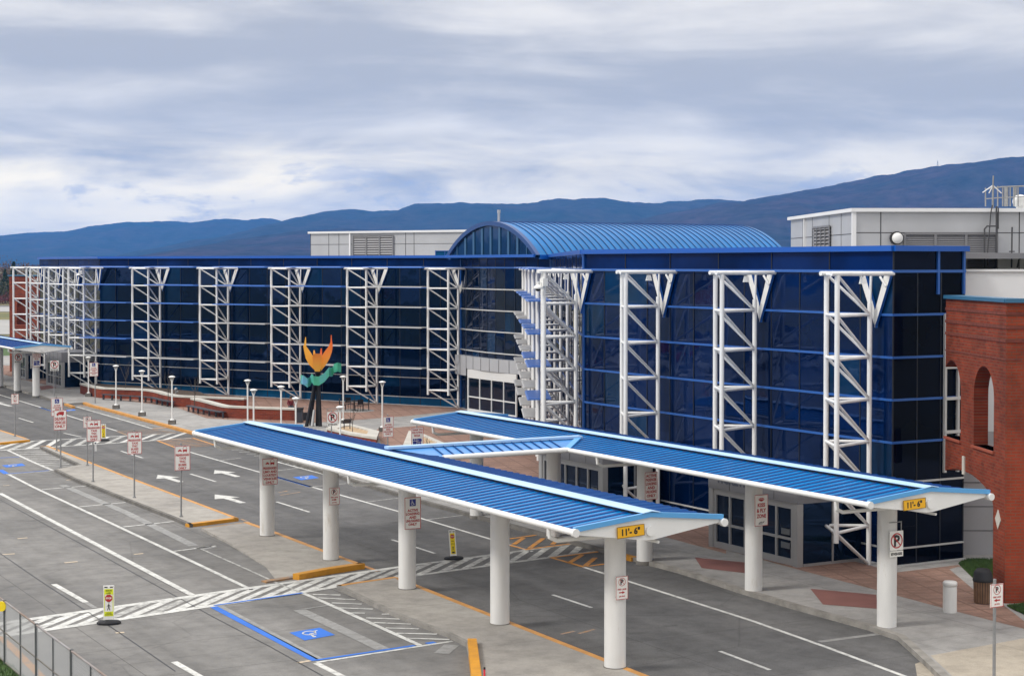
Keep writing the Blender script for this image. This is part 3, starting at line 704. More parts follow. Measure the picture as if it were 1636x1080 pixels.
line([(1309, 1025), (1408, 1012)], .22, FA); line([(65, 651), (84, 657)], .2, BL); line([(430, 758.5), (497, 777.8)], .2, BL); line([(10, 628), (60, 624)], .1, WO)
line([(152.5, 707), (153, 721)], .12, FA)
# arrows
def road_arrow(tip, end, m, hw=.62, flat=.42):
    a = at(*tip, 0); b = at(*end, 0); d = (a - b); l = d.length; d.normalize(); n = Vector((-d.y, d.x, 0)); z = Vector((0, 0, MZ))
    mb = PT.g(m); h = a - d * (l * .45)
    mb.sheet([a + z, h + n * hw + z, h + n * .18 + z, b + n * .16 + z, b - n * .16 + z, h - n * .18 + z, h - n * hw + z])
for tp, en in (((252, 758.6), (289, 770)), ((343, 751), (380, 761.6)), ((343, 789.8), (388, 803.4)), ((-20, 640), (17, 649))): road_arrow(tp, en, W)
# orange keep-clear hatching
def hatch(c4, n, m, w=.12):
    q = [at(x, y, 0) for x, y in c4]; strip(PT.g(m), q + [q[0]], .16, MZ + .003)
    for i in range(1, n):
        t = i / n; strip(PT.g(m), [q[0].lerp(q[3], t), q[1].lerp(q[2], t)], w, MZ + .001)
hatch([(188, 689.5), (243, 686), (281, 692), (205, 696)], 5, M_ORFADE, .1)
hatch([(251.5, 704), (308, 699.6), (343, 711), (282, 716)], 6, M_ORP, .1)
for px in ([(814, 861), (856, 855)], [(814, 871), (840, 878), (921, 867.6)], [(883, 858), (964, 878)], [(836.5, 859.6), (820.7, 870)], [(868, 860), (846, 876)], [(892, 862), (882, 870)], [(959, 881), (881, 891), (932, 905.7), (966, 901)], [(930, 886.6), (909.7, 899)], [(951, 891), (935, 904)]): line(px, .2, M_ORP, MZ + .006)
line([(121, 649.6), (148, 647.8)], .16, M_ORP); line([(107, 643.6), (138, 641.6)], .1, M_ORFADE, KZ + .012); line([(243, 685), (279, 682.5)], .2, M_ORP); line([(281, 688), (330, 694)], .1, M_ORFADE)
line([(0, 1017), (30, 1045), (65, 1080), (90, 1104)], .22, M_ORP, .02); line([(500, 749), (540, 757)], .05, M_ORFADE)
for px in ([(445, 787), (460, 784)], [(448, 791), (480, 786)], [(896, 1013), (918, 1008)], [(925, 1012), (950, 1005)]): line(px, .12, M_ORFADE)
line([(385, 829), (397, 834)], .12, M_ORFADE); line([(578, 903), (605, 913)], .2, M_ORP)
line([(560, 768), (600, 778)], .3, M_ORP)
# joint lines and gutters, dark
line([(-20, 787), (150, 880), (340, 985), (430, 1032), (520, 1082)], .035, M_JOINT); line([(-20, 870), (60, 925), (190, 1010), (280, 1072)], .035, M_JOINT)
for i, (k, (mb, m)) in enumerate(PT.d.items()):
    o = mb.build('road_marking', m); o['kind'] = 'structure'

# ------------------------------------------------------------------ terminal building
WALLV = 41.9
def seg(p, q):                       # wall segment helpers in the (s, v) plan
    a = L(*p); b = L(*q); d = (b - a); l = d.length; d.normalize(); return a, b, d, l
def outward(d): return Vector((d.y, -d.x, 0))
DD = Vector((.880, .474)); PITCH_B = 7.64
CORA, CORC = (67.9, 41.5), (148.1, 41.5)
DEND = (101.35, 59.95); BSTA = (114.65, 59.95)
E0, EA, AD, BC, CE, CE0 = (46.8, 45.3), (46.8, 41.9), (67.8, 41.9), (148.2, 41.9), (169.2, 41.9), (169.2, 47.0)
arc = []
for i in range(11):
    t = i / 10; s_ = DEND[0] + (BSTA[0] - DEND[0]) * t; arc.append((s_, DEND[1] - .7 * (1 - (2 * t - 1) ** 2)))
T = thing('airport_terminal', 'long airport terminal of dark blue glass with a blue barrel vault over its entrance', 'building', L(108, 59, 0))
ROWS = [.15, .78, 1.55, 2.28, 3.08, 4.6, 6.13, 7.65, 9.18, 10.7]
def wall_glass(pts, colw, m, rows=ROWS, name='glass_wall', base=None, z_top=None):
    g = MB(); jn = MB()
    for p, q in zip(pts, pts[1:]):
        a, b, d, l = seg(p, q); out = Vector((-d.y, d.x, 0))
        if out.dot(Vector((0, 0, 0)) - a) < 0: out = -out
        n = max(1, round(l / colw))
        for r in range(len(rows) - 1):
            for c in range(n):
                pts4 = []
                for cc, rr in ((c, r), (c + 1, r), (c + 1, r + 1), (c, r + 1)):
                    pts4.append(a + d * (l * cc / n) + Vector((0, 0, rows[rr])))
                tx, tz = RND.gauss(0, .006), RND.gauss(0, .006)
                pts4 = [p4 + out * (tx * (1 if k in (1, 2) else -1) + tz * (1 if k > 1 else -1)) for k, p4 in enumerate(pts4)]
                if (pts4[1] - pts4[0]).cross(pts4[3] - pts4[0]).dot(out) < 0: pts4.reverse()
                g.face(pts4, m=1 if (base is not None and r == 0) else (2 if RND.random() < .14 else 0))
        for c in range(n + 1):
            x = a + d * (l * c / n) + out * .008
            jn.boxp(x + Vector((0, 0, rows[0])), x + Vector((0, 0, rows[-1])), .05, .025, up=out)
    o = g.build(name, [m, base or m, m if m in (M_GLASSK, M_GLASSB) else M_GLASSP], T); jn.build('glazing_joint', M_JOINT, o)
    return o
def wall_bar(pts, z, hh, dep, m, name, proud=.0):
    g = MB()
    for p, q in zip(pts, pts[1:]):
        a, b, d, l = seg(p, q); out = Vector((-d.y, d.x, 0))
        if out.dot(-a) < 0: out = -out
        a = a + Vector((0, 0, z)) + out * (proud + dep / 2 - .02) - d * (dep * .4); b = b + Vector((0, 0, z)) + out * (proud + dep / 2 - .02) + d * (dep * .4)
        g.boxp(a, b, dep, hh)
    return g.build(name, m, T)
FA_, FD_, FB_, FC_, FE_ = [EA, AD], [AD, DEND], [BSTA, BC], [BC, CE], [E0, EA]
for f, m, cw in ((FA_, M_GLASS, 1.72), (FD_, M_GLASS, 1.91), (FB_, M_GLASSL, 1.91), (FC_, M_GLASSL, 1.72), (FE_, M_GLASSK, 1.3), ([CE, CE0], M_GLASSK, 1.3), (arc, M_GLASSL, 1.5)):
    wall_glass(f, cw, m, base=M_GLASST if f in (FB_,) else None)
ALLW = [E0, EA, AD, DEND] + arc[1:-1] + [BSTA, BC, CE, CE0]
for k, (f, bm) in enumerate((([E0, EA], M_GLASSK), (FA_, M_GLASSB), (FD_, M_GLASSB), (arc, M_GLASSB), (FB_, M_GLASSB), (FC_, M_GLASSB), ([CE, CE0], M_GLASSK))):
    wall_glass(f, 3.4, bm, rows=[10.7, 11.5], name='fascia_glass')
wall_bar(ALLW, 11.56, .2, .22, M_COPING, 'coping'); wall_bar(ALLW, 10.74, .1, .09, M_MULB, 'fascia_rail')
for z in (4.6, 6.13, 7.65, 9.18): wall_bar([E0, EA, AD, DEND], z, .085, .07, M_MULB, 'mullion'); wall_bar([BSTA, BC, CE, CE0], z, .07, .06, M_MULB, 'mullion')
for z in (4.6, 6.13, 7.65, 9.18): wall_bar(arc, z, .08, .1, M_MULW, 'mullion')
for z in (.78, 2.28): wall_bar([E0, EA, AD, DEND], z, .06, .06, M_MULW, 'mullion'); wall_bar([BSTA, BC, CE, CE0], z, .06, .06, M_MULW, 'mullion')
wall_bar([E0, EA, AD, DEND], 3.15, .07, .06, M_MULW, 'mullion'); wall_bar(ALLW, .13, .12, .12, M_MULW, 'sill')
for p, hh in ((AD, 11.5), (DEND, 11.5), (BSTA, 11.5)):
    g = MB(); c = L(*p); g.box(c + Vector((0, 0, hh / 2 + .1)) - V * .03, (.1, .1, hh - .25), (V, U, Vector((0, 0, 1)))); g.build('corner_post', M_MULB, T)
for s_, z0 in ((46.8, .15),):
    pass
for v_ in (44.0, 45.25):
    g = MB(); c = L(46.8, v_); g.boxp(c - U * .03 + Vector((0, 0, 9.9)), c - U * .03 + Vector((0, 0, 11.5)), .1, .1, up=V); g.build('corner_post', M_MULB, T)
# flat roof deck
g = MB(); g.prism([L(s_, v_, 11.42) for s_, v_ in [(52, 95), (47.1, 45.2), (47.1, 42.2), (67.7, 42.2), (101, 60.3), (115, 60.3), (148.1, 42.2), (169, 42.2), (169, 95)]], 11.2); g.build('roof_deck', M_PANELD, T)
# barrel vault on the entrance axis
SA, HALF, RISE, Z0 = 108.0, 6.75, 2.42, 11.6
RV = (HALF ** 2 + RISE ** 2) / (2 * RISE); TH = math.asin(HALF / RV)
def vpt(t, v, dr=0.0): return L(SA + (RV + dr) * math.sin(t), v, Z0 - RV + RISE + (RV + dr) * math.cos(t))
def arch_strip(mb, v0, v1, dr0, dr1, n=36, m=0):
    for i in range(n):
        t0, t1 = -TH + 2 * TH * i / n, -TH + 2 * TH * (i + 1) / n
        a, b, c, d = vpt(t0, v0, dr1), vpt(t1, v0, dr1), vpt(t1, v1, dr1), vpt(t0, v1, dr1)
        e, f, g_, h = vpt(t0, v0, dr0), vpt(t1, v0, dr0), vpt(t1, v1, dr0), vpt(t0, v1, dr0)
        mb.mesh([a, b, c, d], [(0, 1, 2, 3)], True, m); mb.mesh([a, b, f, e], [(3, 2, 1, 0)], False, m); mb.mesh([c, d, h, g_], [(3, 2, 1, 0)], False, m); mb.mesh([e, f, g_, h], [(3, 2, 1, 0)], True, m)
g = MB(); arch_strip(g, 59.0, 80.5, -.12, 0); vr = g.build('vault_roof', mat('vault_blue', (.0, .15, .42), .3, var=.2, vscale=.4, spec=.2), T)
g = MB(); v_ = 59.6
while v_ < 80.4: arch_strip(g, v_ - .026, v_ + .026, -.01, .055, 30); v_ += .54
g.build('standing_seam', mat('vault_seam', (.002, .04, .16), .5), vr)
g = MB(); arch_strip(g, 58.7, 59.0, -.27, .04, 40); g.build('arch_frame', mat('arch_frame_blue', (.015, .06, .2), .4), T)
ag = MB(); n = 26
for i in range(n):
    t0, t1 = -TH + 2 * TH * i / n, -TH + 2 * TH * (i + 1) / n
    a, b = vpt(t0, 58.9, -.2), vpt(t1, 58.9, -.2); ag.face([Vector((a.x, a.y, Z0)), Vector((b.x, b.y, Z0)), b, a])
aw = ag.build('arch_window', M_GLASSV, T); g = MB()
for i in range(9):
    s_ = SA - 5.2 + 10.4 * i / 8; t = math.asin((s_ - SA) / RV); zz = Z0 - RV + RISE + RV * math.cos(t) - .35
    p = L(s_, 58.86, Z0); g.boxp(p, Vector((p.x, p.y, zz)), .28 if i % 8 else .1, .05, up=V)
g.build('mullion', M_TEAL, aw)
g = MB()
for t0 in range(20):
    pass
g.boxp(vpt(-TH, 59.0, 0) + Vector((0, 0, -.12)), vpt(-TH, 80.5, 0) + Vector((0, 0, -.12)), .3, .3); g.boxp(vpt(TH, 59.0, 0) + Vector((0, 0, -.12)), vpt(TH, 80.5, 0) + Vector((0, 0, -.12)), .3, .3); g.build('vault_edge', M_COPING, T)
g = MB(); g.boxp(L(SA - HALF + .1, 58.62, 11.56), L(SA + HALF - .1, 58.62, 11.56), .14, .2); g.build('arch_sill', M_COPING, T)
# entrance portal with sliding doors
def arcp(t, z, out=0.0):
    i = t * 10; k = min(int(i), 9); a, b = L(*arc[k]), L(*arc[k + 1]); p = a.lerp(b, i - k); d = (b - a).normalized(); o = Vector((-d.y, d.x, 0))
    if o.dot(-a) < 0: o = -o
    return p + o * out + Vector((0, 0, z))
g = MB(); sm = MB()
PTOP, PMID, PBOT = 4.2, 3.3, 2.75
for i in range(10):
    t0, t1 = i / 10, (i + 1) / 10
    zb = PMID if .16 < (t0 + t1) / 2 < .84 else PBOT
    q = [arcp(t0, zb, .5), arcp(t1, zb, .5), arcp(t1, PTOP, .5), arcp(t0, PTOP, .5)]; q2 = [arcp(t0, zb, .02), arcp(t1, zb, .02), arcp(t1, PTOP, .02), arcp(t0, PTOP, .02)]
    g.face(q); g.face([q[3], q[2], q2[2], q2[3]]); g.face([q[1], q[0], q2[0], q2[1]]); g.face([q[0], q[3], q2[3], q2[0]]); g.face([q[2], q[1], q2[1], q2[2]])
    sm.boxp(arcp(t0, zb, .505), arcp(t0, PTOP, .505), .03, .03, up=(arcp(t0, 0, 1) - arcp(t0, 0, 0)))
po = g.build('entrance_portal', M_PANEL, T); sm.build('panel_seam', M_SEAM, po)
def door_set(mbF, mbG, a, b, z0, z1, out, n, rails=(.33,), fw=.09, top=.3):
    """aluminium door set between ground points a and b"""
    d = (b - a); l = d.length; d.normalize()
    zz = Vector((0, 0, 1))
    for k in range(n + 1): mbF.boxp(a + d * (l * k / n) + zz * z0, a + d * (l * k / n) + zz * z1, fw if 0 < k < n else fw * 1.6, fw, up=out)
    for z in [z0 + .12, z1 - top / 2] + [z0 + (z1 - z0) * r for r in rails]:
        hh = .24 if z < z0 + .2 else (top if z > z1 - top else .09); mbF.boxp(a + zz * z + out * .004, b + zz * z + out * .004, fw * .9, hh)
    mbG.face([a - out * .02 + zz * z0, b - out * .02 + zz * z0, b - out * .02 + zz * z1, a - out * .02 + zz * z1])
f = MB(); gl = MB(); pa, pb = arcp(.76, 0, .55), arcp(.23, 0, .55); o_ = Vector((pb.y - pa.y, pa.x - pb.x, 0)).normalized()
o_ = o_ if o_.dot(-pa) > 0 else -o_
door_set(f, gl, pa, pb, .16, 3.28, o_, 4, rails=(.36,), fw=.09, top=.62)
dw = f.build('sliding_door', mat('door_white', (.62, .62, .61), .4), T); gl.build('door_glass', M_GLASSD, dw)
g = MB(); g.tube(at(831, 664, .15), at(831, 664, .15) + Vector((0, 0, 3.1)), .3, 16); g.build('entrance_pier', M_WPAINT, T)
# ticket-hall vestibules on the two kerb-side wings
VF = 38.8
def vestibule(sa, sb, text, mirror=False):
    g = MB(); zz = Vector((0, 0, 1))
    pts = [(sa, VF), (sb, VF), (sb, WALLV - .05), (sa, WALLV - .05)]
    g.prism([L(*p, 3.3) for p in pts], 2.42, bottom=True)
    o = g.build('vestibule', M_PANELD, T)
    f = MB(); gl = MB(); a, b = L(sa + .35, VF + .1), L(sb - .35, VF + .1); door_set(f, gl, a, b, .16, 2.42, -V, 5, rails=(.42,), fw=.1, top=.22)
    for s0, v0 in ((sa + .14, VF + .14), (sb - .14, VF + .14)): f.box(L(s0, v0, 1.28), (.26, .26, 2.26), (V, U, zz))
    for s0, w_ in ((sa + .05, 0), (sb - .05, 0)):
        a2, b2 = L(s0, VF + .3), L(s0, WALLV - .1); gl.face([a2 + zz * .16, b2 + zz * .16, b2 + zz * 2.42, a2 + zz * 2.42]); f.boxp((a2 + b2) / 2 + zz * .16, (a2 + b2) / 2 + zz * 2.4, .07, .07, up=U); f.boxp(a2 + zz * .2, b2 + zz * .2, .08, .1)
    d_ = f.build('door_frame', M_ALU, o); gl.build('door_glass', M_GLASSD, o)
    sm = MB()
    for k in range(1, 4): c = L(sa + (sb - sa) * k / 4, VF - .003); sm.boxp(c + zz * 2.45, c + zz * 3.28, .02, .01, up=V)
    sm.build('panel_seam', M_SEAM, o)
    if text:
        t = MB(); c0 = L((sa + sb) / 2 + .9, VF - .012); put_text(t, text, 0, 2.86, .4, 3.2, lambda x, z: c0 - U * x + zz * z); t.build('lettering', mat('dull_letter', (.05, .06, .09), .5), o)
    nt = MB()
    for k, z in ((.3, 1.35), (.3, .85)):
        c = L(sa + .75, VF + .06); nt.box(c + zz * z, (.5, .006, .22), (-U, V, zz))
    nt.build('door_notice', mat('notice_grey', (.12, .13, .14), .6), o)
vestibule(48.3, 53.7, 'TICKETING'); vestibule(61.3, 66.7, None); vestibule(149.3, 154.7, None); vestibule(162.3, 167.7, None)

# roof-top plant rooms
def plant_room(p0, ex, ey, w, d_, z0, z1, parts):
    zz = Vector((0, 0, 1)); g = MB()
    g.prism([p0 + zz * z1, p0 + ex * w + zz * z1, p0 + ex * w + ey * d_ + zz * z1, p0 + ey * d_ + zz * z1], z0); o = g.build('plant_room', M_PANEL, T)
    c = MB(); e = .18
    c.prism([p0 - ex * e - ey * e + zz * (z1 + .16), p0 + ex * (w + e) - ey * e + zz * (z1 + .16), p0 + ex * (w + e) + ey * (d_ + e) + zz * (z1 + .16), p0 - ex * e + ey * (d_ + e) + zz * (z1 + .16)], z1 - .02, bottom=True); c.build('roof_edge', M_PANELW, o)
    return o
zz = Vector((0, 0, 1))
def louver(o, p, ex, w, z0, z1, n, posts=3):
    out = Vector((ex.y, -ex.x, 0)); bk = MB(); bk.face([p + out * .01 + zz * z0, p + ex * w + out * .01 + zz * z0, p + ex * w + out * .01 + zz * z1, p + out * .01 + zz * z1]); b_ = bk.build('louver', M_DARK, o)
    g = MB(); dz = (z1 - z0) / n
    for i in range(n):
        z = z0 + dz * (i + .5); a = p + out * .06 + zz * z; b = p + ex * w + out * .06 + zz * z
        up = (zz * .8 + out * -.5).normalized(); g.boxp(a, b, .02, dz * .85, up=up)
    for k in range(posts + 1): a = p + ex * (w * k / posts) + out * .1; g.boxp(a + zz * z0, a + zz * z1, .12, .05, up=out)
    g.boxp(p + out * .1 + zz * z1, p + ex * w + out * .1 + zz * z1, .06, .1)
    g.build('louver_blades', M_LOUV, b_)
def seams(o, p, ex, w, xs, zs, z0, z1):
    out = Vector((ex.y, -ex.x, 0)); g = MB()
    for x in xs: a = p + ex * x + out * .004; g.boxp(a + zz * z0, a + zz * z1, .05, .012, up=out)
    for z in zs: g.boxp(p + out * .004 + zz * z, p + ex * w + out * .004 + zz * z, .012, .04)
    g.build('panel_seam', M_SEAM, o)
# behind the left facade
exB = Vector((.844, -.536, 0)); eyB = Vector((.536, .844, 0)); pB = Vector((-18.2, 155.0, 0))
ob = plant_room(pB, exB, eyB, 24, 14, 11.3, 13.75, None); k_ = 18.1 / 267
seams(ob, pB, exB, 24, [.02, 2.1, 3.25, 10.6, 11.5, 17.2], [12.75], 11.3, 13.75); louver(ob, pB + exB * 4.9, exB, 4.4, 11.4, 13.5, 10)
for q in (4.55, 17.3): g = MB(); a = pB + exB * q - eyB * .06; g.boxp(a + zz * 11.3, a + zz * 13.7, .15, .15, up=eyB); g.build('downpipe', M_PANELW, ob)
# behind the right wing
eyR = Vector((-.03, 1, 0)).normalized(); exR = Vector((1, .03, 0)).normalized(); pR = Vector((16.95, 85, 0))
orr = plant_room(pR, exR, eyR, 11, 16.3, 9.6, 13.6, None)
mR = 85 / FPX
seams(orr, pR, exR, 11, [.05, 1.32, 7.15, 8.25], [12.55, 11.35], 9.8, 13.6); louver(orr, pR + exR * 2.5, exR, 4.6, 10.75, 12.5, 20, 3)
for x in (.2, .55, 2.4, 6.2): pass
seams(orr, pR + eyR * 16.3, -eyR, 16.3, [3.5, 6.2, 10.5, 13.4], [12.5], 9.8, 13.6); louver(orr, pR + eyR * 9.6, -eyR, 4.3, 10.8, 13.0, 12, 4)
g = MB(); g.boxp(pR + zz * 9.8 - exR * .02, pR + zz * 13.6 - exR * .02, .2, .2, up=exR); g.build('corner_trim', M_PANELW, orr); g = MB(); g.boxp(pR + eyR * 12 - exR * .06 + zz * 9.8, pR + eyR * 12 - exR * .06 + zz * 13.6, .14, .14, up=exR); g.build('downpipe', M_PANELW, orr)
lp = MB(); c = pR + exR * 2.08 - eyR * .02 + zz * 12.28
lp.tube(c, c - eyR * .25, .33, 18); lo = lp.build('bulkhead_light', M_BLACK, orr); lp = MB(); lp.tube(c - eyR * .2, c - eyR * .32, .27, 18); lp.ball(c - eyR * .3, .26, sc=(1, .5, 1), nu=14, nv=8); lp.build('lens', M_WPAINT, lo)
def wp(px, py, Y=84.8): return atY(px, py, Y)
g = MB(); g.path([wp(1573, 428), wp(1573, 366), wp(1577, 361.5), wp(1594, 361.5)], .04, 6); g.path([wp(1578, 424), wp(1578, 400), wp(1581.5, 360), wp(1583, 340), wp(1585.5, 328)], .03, 6); g.path([wp(1592, 428), wp(1592, 330)], .045, 6); g.path([wp(1595, 366), wp(1595, 332)], .03, 6); g.path([wp(1616, 428), wp(1617, 363)], .04, 6); g.path([wp(1612, 402), wp(1621, 402)], .03, 6); g.path([wp(1625, 428), wp(1628, 415), wp(1636, 410)], .04, 6); g.build('conduit', M_SEAM, orr)
# roof-top equipment, each a thing of its own
r = thing('roof_railing', 'steel guard railing on the roof edge of the grey plant room', 'railing', wp(1606, 330, 86)); g = MB()
for x in (1574.5, 1594, 1602, 1605, 1614, 1620, 1626.5, 1640): g = MB(); g.tube(wp(x, 330, 86), wp(x, 297.5 + (3 if x < 1590 else 0), 86), .035, 6); g.build('baluster', M_GALV, r)
for x in (1608, 1621.5): g = MB(); g.tube(wp(x, 330, 87.5), wp(x, 299, 87.5), .1, 6); g.build('post', M_GALV, r)
g = MB(); g.path([wp(1574.5, 304, 86), wp(1579, 302, 86), wp(1600, 299, 86), wp(1650, 297, 86)], .04, 6); g.path([wp(1574.5, 318, 86), wp(1600, 316, 86), wp(1650, 314, 86)], .03, 6); g.build('rail', M_GALV, r)
r = thing('antenna', 'thin whip antenna with three drooping rods on the plant room roof', 'antenna', wp(1586, 330, 85)); g = MB(); g.tube(wp(1586, 332, 85), wp(1586.5, 296, 85), .05, 6); g.tube(wp(1586.5, 296, 85), wp(1587, 281, 85), .035, 6); g.build('mast', M_GALV, r)
g = MB()
for q in ((1570, 308), (1580, 309), (1600, 309)): g.tube(wp(1586.5, 296.5, 85), wp(*q, 85), .03, 5)
g.build('rod', M_PANELW, r)
r = MB(); c = wp(1630, 322, 86.5); r.ball(c, .38, nu=16, nv=10, sc=(1, 1, .9)); r.lathe(c - zz * .55, [(.2, 0), (.2, .3)], 12); tag(r.build('radar_dome', M_WPAINT), 'small white dome on the plant room roof behind the railing', 'dome')
r = MB(); pv = L(108, 67); c = atY(797, 354, pv.y); r.tube(c - zz * .3, c + zz * .7, .1, 10); r.tube(c + zz * .62, c + zz * .85, .13, 10); tag(r.build('flue_pipe', M_PANEL), 'short metal flue rising above the crown of the barrel vault', 'flue')
g = MB(); c = atY(711, 409, 140); g.box(c, (1.5, .8, .75)); sk = g.build('roof_hatch', M_GLASST); tag(sk, 'small blue glass roof hatch beside the foot of the vault', 'roof hatch'); g = MB()
for q in (-.76, .0, .76): g.box(c + Vector((q, -.41, .0)), (.06, .04, .8))
g.box(c + zz * .4, (1.62, .9, .06)); g.build('frame', M_MULB, sk)

# brick arcades closing both ends of the terminal
BAX = Vector((-.06, .998, 0)).normalized()
def brick_arcade(mirror, label):
    P0 = Vector((15.77, 54.7, 0)); d = BAX.copy(); q = Vector((1, .06, 0)).normalized()
    if mirror:
        def mr(vec, pt=False):
            s_, v_ = SV(vec); s_ = (216 - s_) if pt else -s_; return U * s_ + V * v_
        P0 = mr(P0, True); d = mr(d); q = mr(q)
    root = thing('brick_arcade', label, 'brick wall', P0)
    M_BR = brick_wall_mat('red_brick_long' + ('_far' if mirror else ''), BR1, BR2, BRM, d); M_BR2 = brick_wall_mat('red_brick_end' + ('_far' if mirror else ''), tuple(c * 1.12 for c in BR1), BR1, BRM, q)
    LN, TOP = 6.15, 9.78
    w2 = [(x, z) for x, z in [(LN, 4.9), (4.47, 4.9), (4.47, 6.6)]] + [(5.47 - math.cos(rad(a)) * 1.0, 6.6 + math.sin(rad(a)) * 1.02) for a in range(15, 131, 11)]
    w2 = [p for p in w2 if p[0] <= LN]; w2.append((LN, 6.6 + 1.02 * math.sin(math.acos((5.47 - LN) / 1.0))))
    low = [(1.1, 0), (1.1, 3.05)] + [(4.1 - 3.0 * math.cos(rad(a)), 3.05 + .85 * math.sin(rad(a))) for a in range(8, 133, 8)]
    low = [p for p in low if p[0] <= LN]; low.append((LN, 3.05 + .85 * math.sin(math.acos(max(-1, (4.1 - LN) / 3.0)))))
    outer = [(0, 0)] + low + w2 + [(LN, TOP), (0, TOP)]
    hole = [(1.1, 4.9), (3.1, 4.9), (3.1, 6.6)] + [(2.1 + math.cos(rad(a)) * 1.0, 6.6 + math.sin(rad(a)) * 1.02) for a in range(12, 180, 12)] + [(1.1, 6.6)]
    P = lambda a, z: P0 + d * a + zz * z
    g = MB(); g.extrude([outer, hole], P, q, .5); wl = g.build('arcade_wall', M_BR, root)
    g = MB(); a = P0 + q * 1.0; g.prism([P0 - d * .02 + zz * TOP, P0 + q * 7 - d * .02 + zz * TOP, P0 + q * 7 + d * .9 + zz * TOP, P0 + q * .5 + d * .9 + zz * TOP, P0 + q * .5 + d * .02 + zz * TOP, P0 + d * .02 + zz * TOP], 0); g.build('end_wall', M_BR2, root)
    g = MB()
    for z in (8.55, 8.98, 9.42):
        g.boxp(P0 + q * .22 + zz * z - d * .03, P0 + q * .22 + d * LN + zz * z, .5, .1); g.boxp(P0 - q * .03 + d * .4 + zz * z, P0 + q * 7 + d * .4 + zz * z, .9, .1)
    g.boxp(P0 + q * .22 + zz * 7.95 - d * .03, P0 + q * .22 + d * LN + zz * 7.95, .48, .05); g.build('string_course', mat('dark_brick', (.17, .035, .02), .85, var=.4, vscale=6), root)
    g = MB(); g.boxp(P0 + q * .25 + zz * (TOP + .06) - d * .08, P0 + q * .25 + d * LN + zz * (TOP + .06), .7, .12); g.boxp(P0 - q * .08 + d * .4 + zz * (TOP + .05), P0 + q * 7 + d * .4 + zz * (TOP + .05), 1.1, .12); g.build('coping', mat('teal_coping', (.03, .12, .22), .4), root)
    g = MB()
    g.boxp(P(1.0, 4.86) + q * .2, P(3.2, 4.86) + q * .2, .54, .08); g.boxp(P(4.4, 4.86) + q * .2, P(LN, 4.86) + q * .2, .54, .08); g.build('sill', mat('brick_sill', (.27, .06, .03), .8), root)
    g = MB(); c = P(4.05, 4.1) - q * .02; g.box(c, (.2, .06, .62), (d, q, zz)); c = P(.62, 2.75) - q * .02; k2 = .32
    g.extrude([[(k2 * .8, 0), (0, k2), (-k2 * .8, 0), (0, -k2)]], lambda a, b: c + d * a + zz * b, q, .05); g.build('stone_inset', M_CAP, root)
    return root
brick_arcade(False, 'red brick arcade with deep arched openings beside the glass end wall, nearest the camera')
brick_arcade(True, 'distant red brick wall seen behind the cluster of white trusses at the far end')
# panelled wall seen through the arch
r = thing('panel_wall', 'grey and white metal panel wall behind the red brick arch', 'wall', (20, 63.7, 0)); x0, x1, Yw = 16.4, 30, 63.9
g = MB(); g.box(((x0 + x1) / 2, Yw + .2, 2.45), (x1 - x0, .4, 4.6)); lw = g.build('lower_cladding', M_PANEL, r)
g = MB(); g.box(((x0 + x1) / 2 + .2, Yw + .2, 7.74), (x1 - x0, .4, 5.96)); g.build('upper_cladding', M_PANELW, r)
g = MB()
for z in (1.05, 1.95, 2.85, 3.75): g.box(((x0 + x1) / 2, Yw - .004, z), (x1 - x0, .012, .025))
for x in (18.0, 19.6, 21.2): g.box((x, Yw - .006, 2.45), (.025, .012, 4.6))
g.build('panel_seam', M_SEAM, lw); g = MB(); g.box(((x0 + x1) / 2 + .2, Yw + .18, 10.76), (x1 - x0, .5, .09)); g.build('coping', M_PANELW, r)
# tall end window between glass wall and brick
g = MB(); c0 = L(46.6, 45.4); 
for v_ in (44.32, 44.95, 45.22): c = L(46.72, v_); g.boxp(c + zz * 3.4, c + zz * 9.2, .1, .1, up=U)
for z in (4.88, 6.1, 7.24): g.boxp(L(46.7, 44.3, z), L(46.7, 45.3, z), .1, .11)
g.build('window_frame', M_MULW, T)

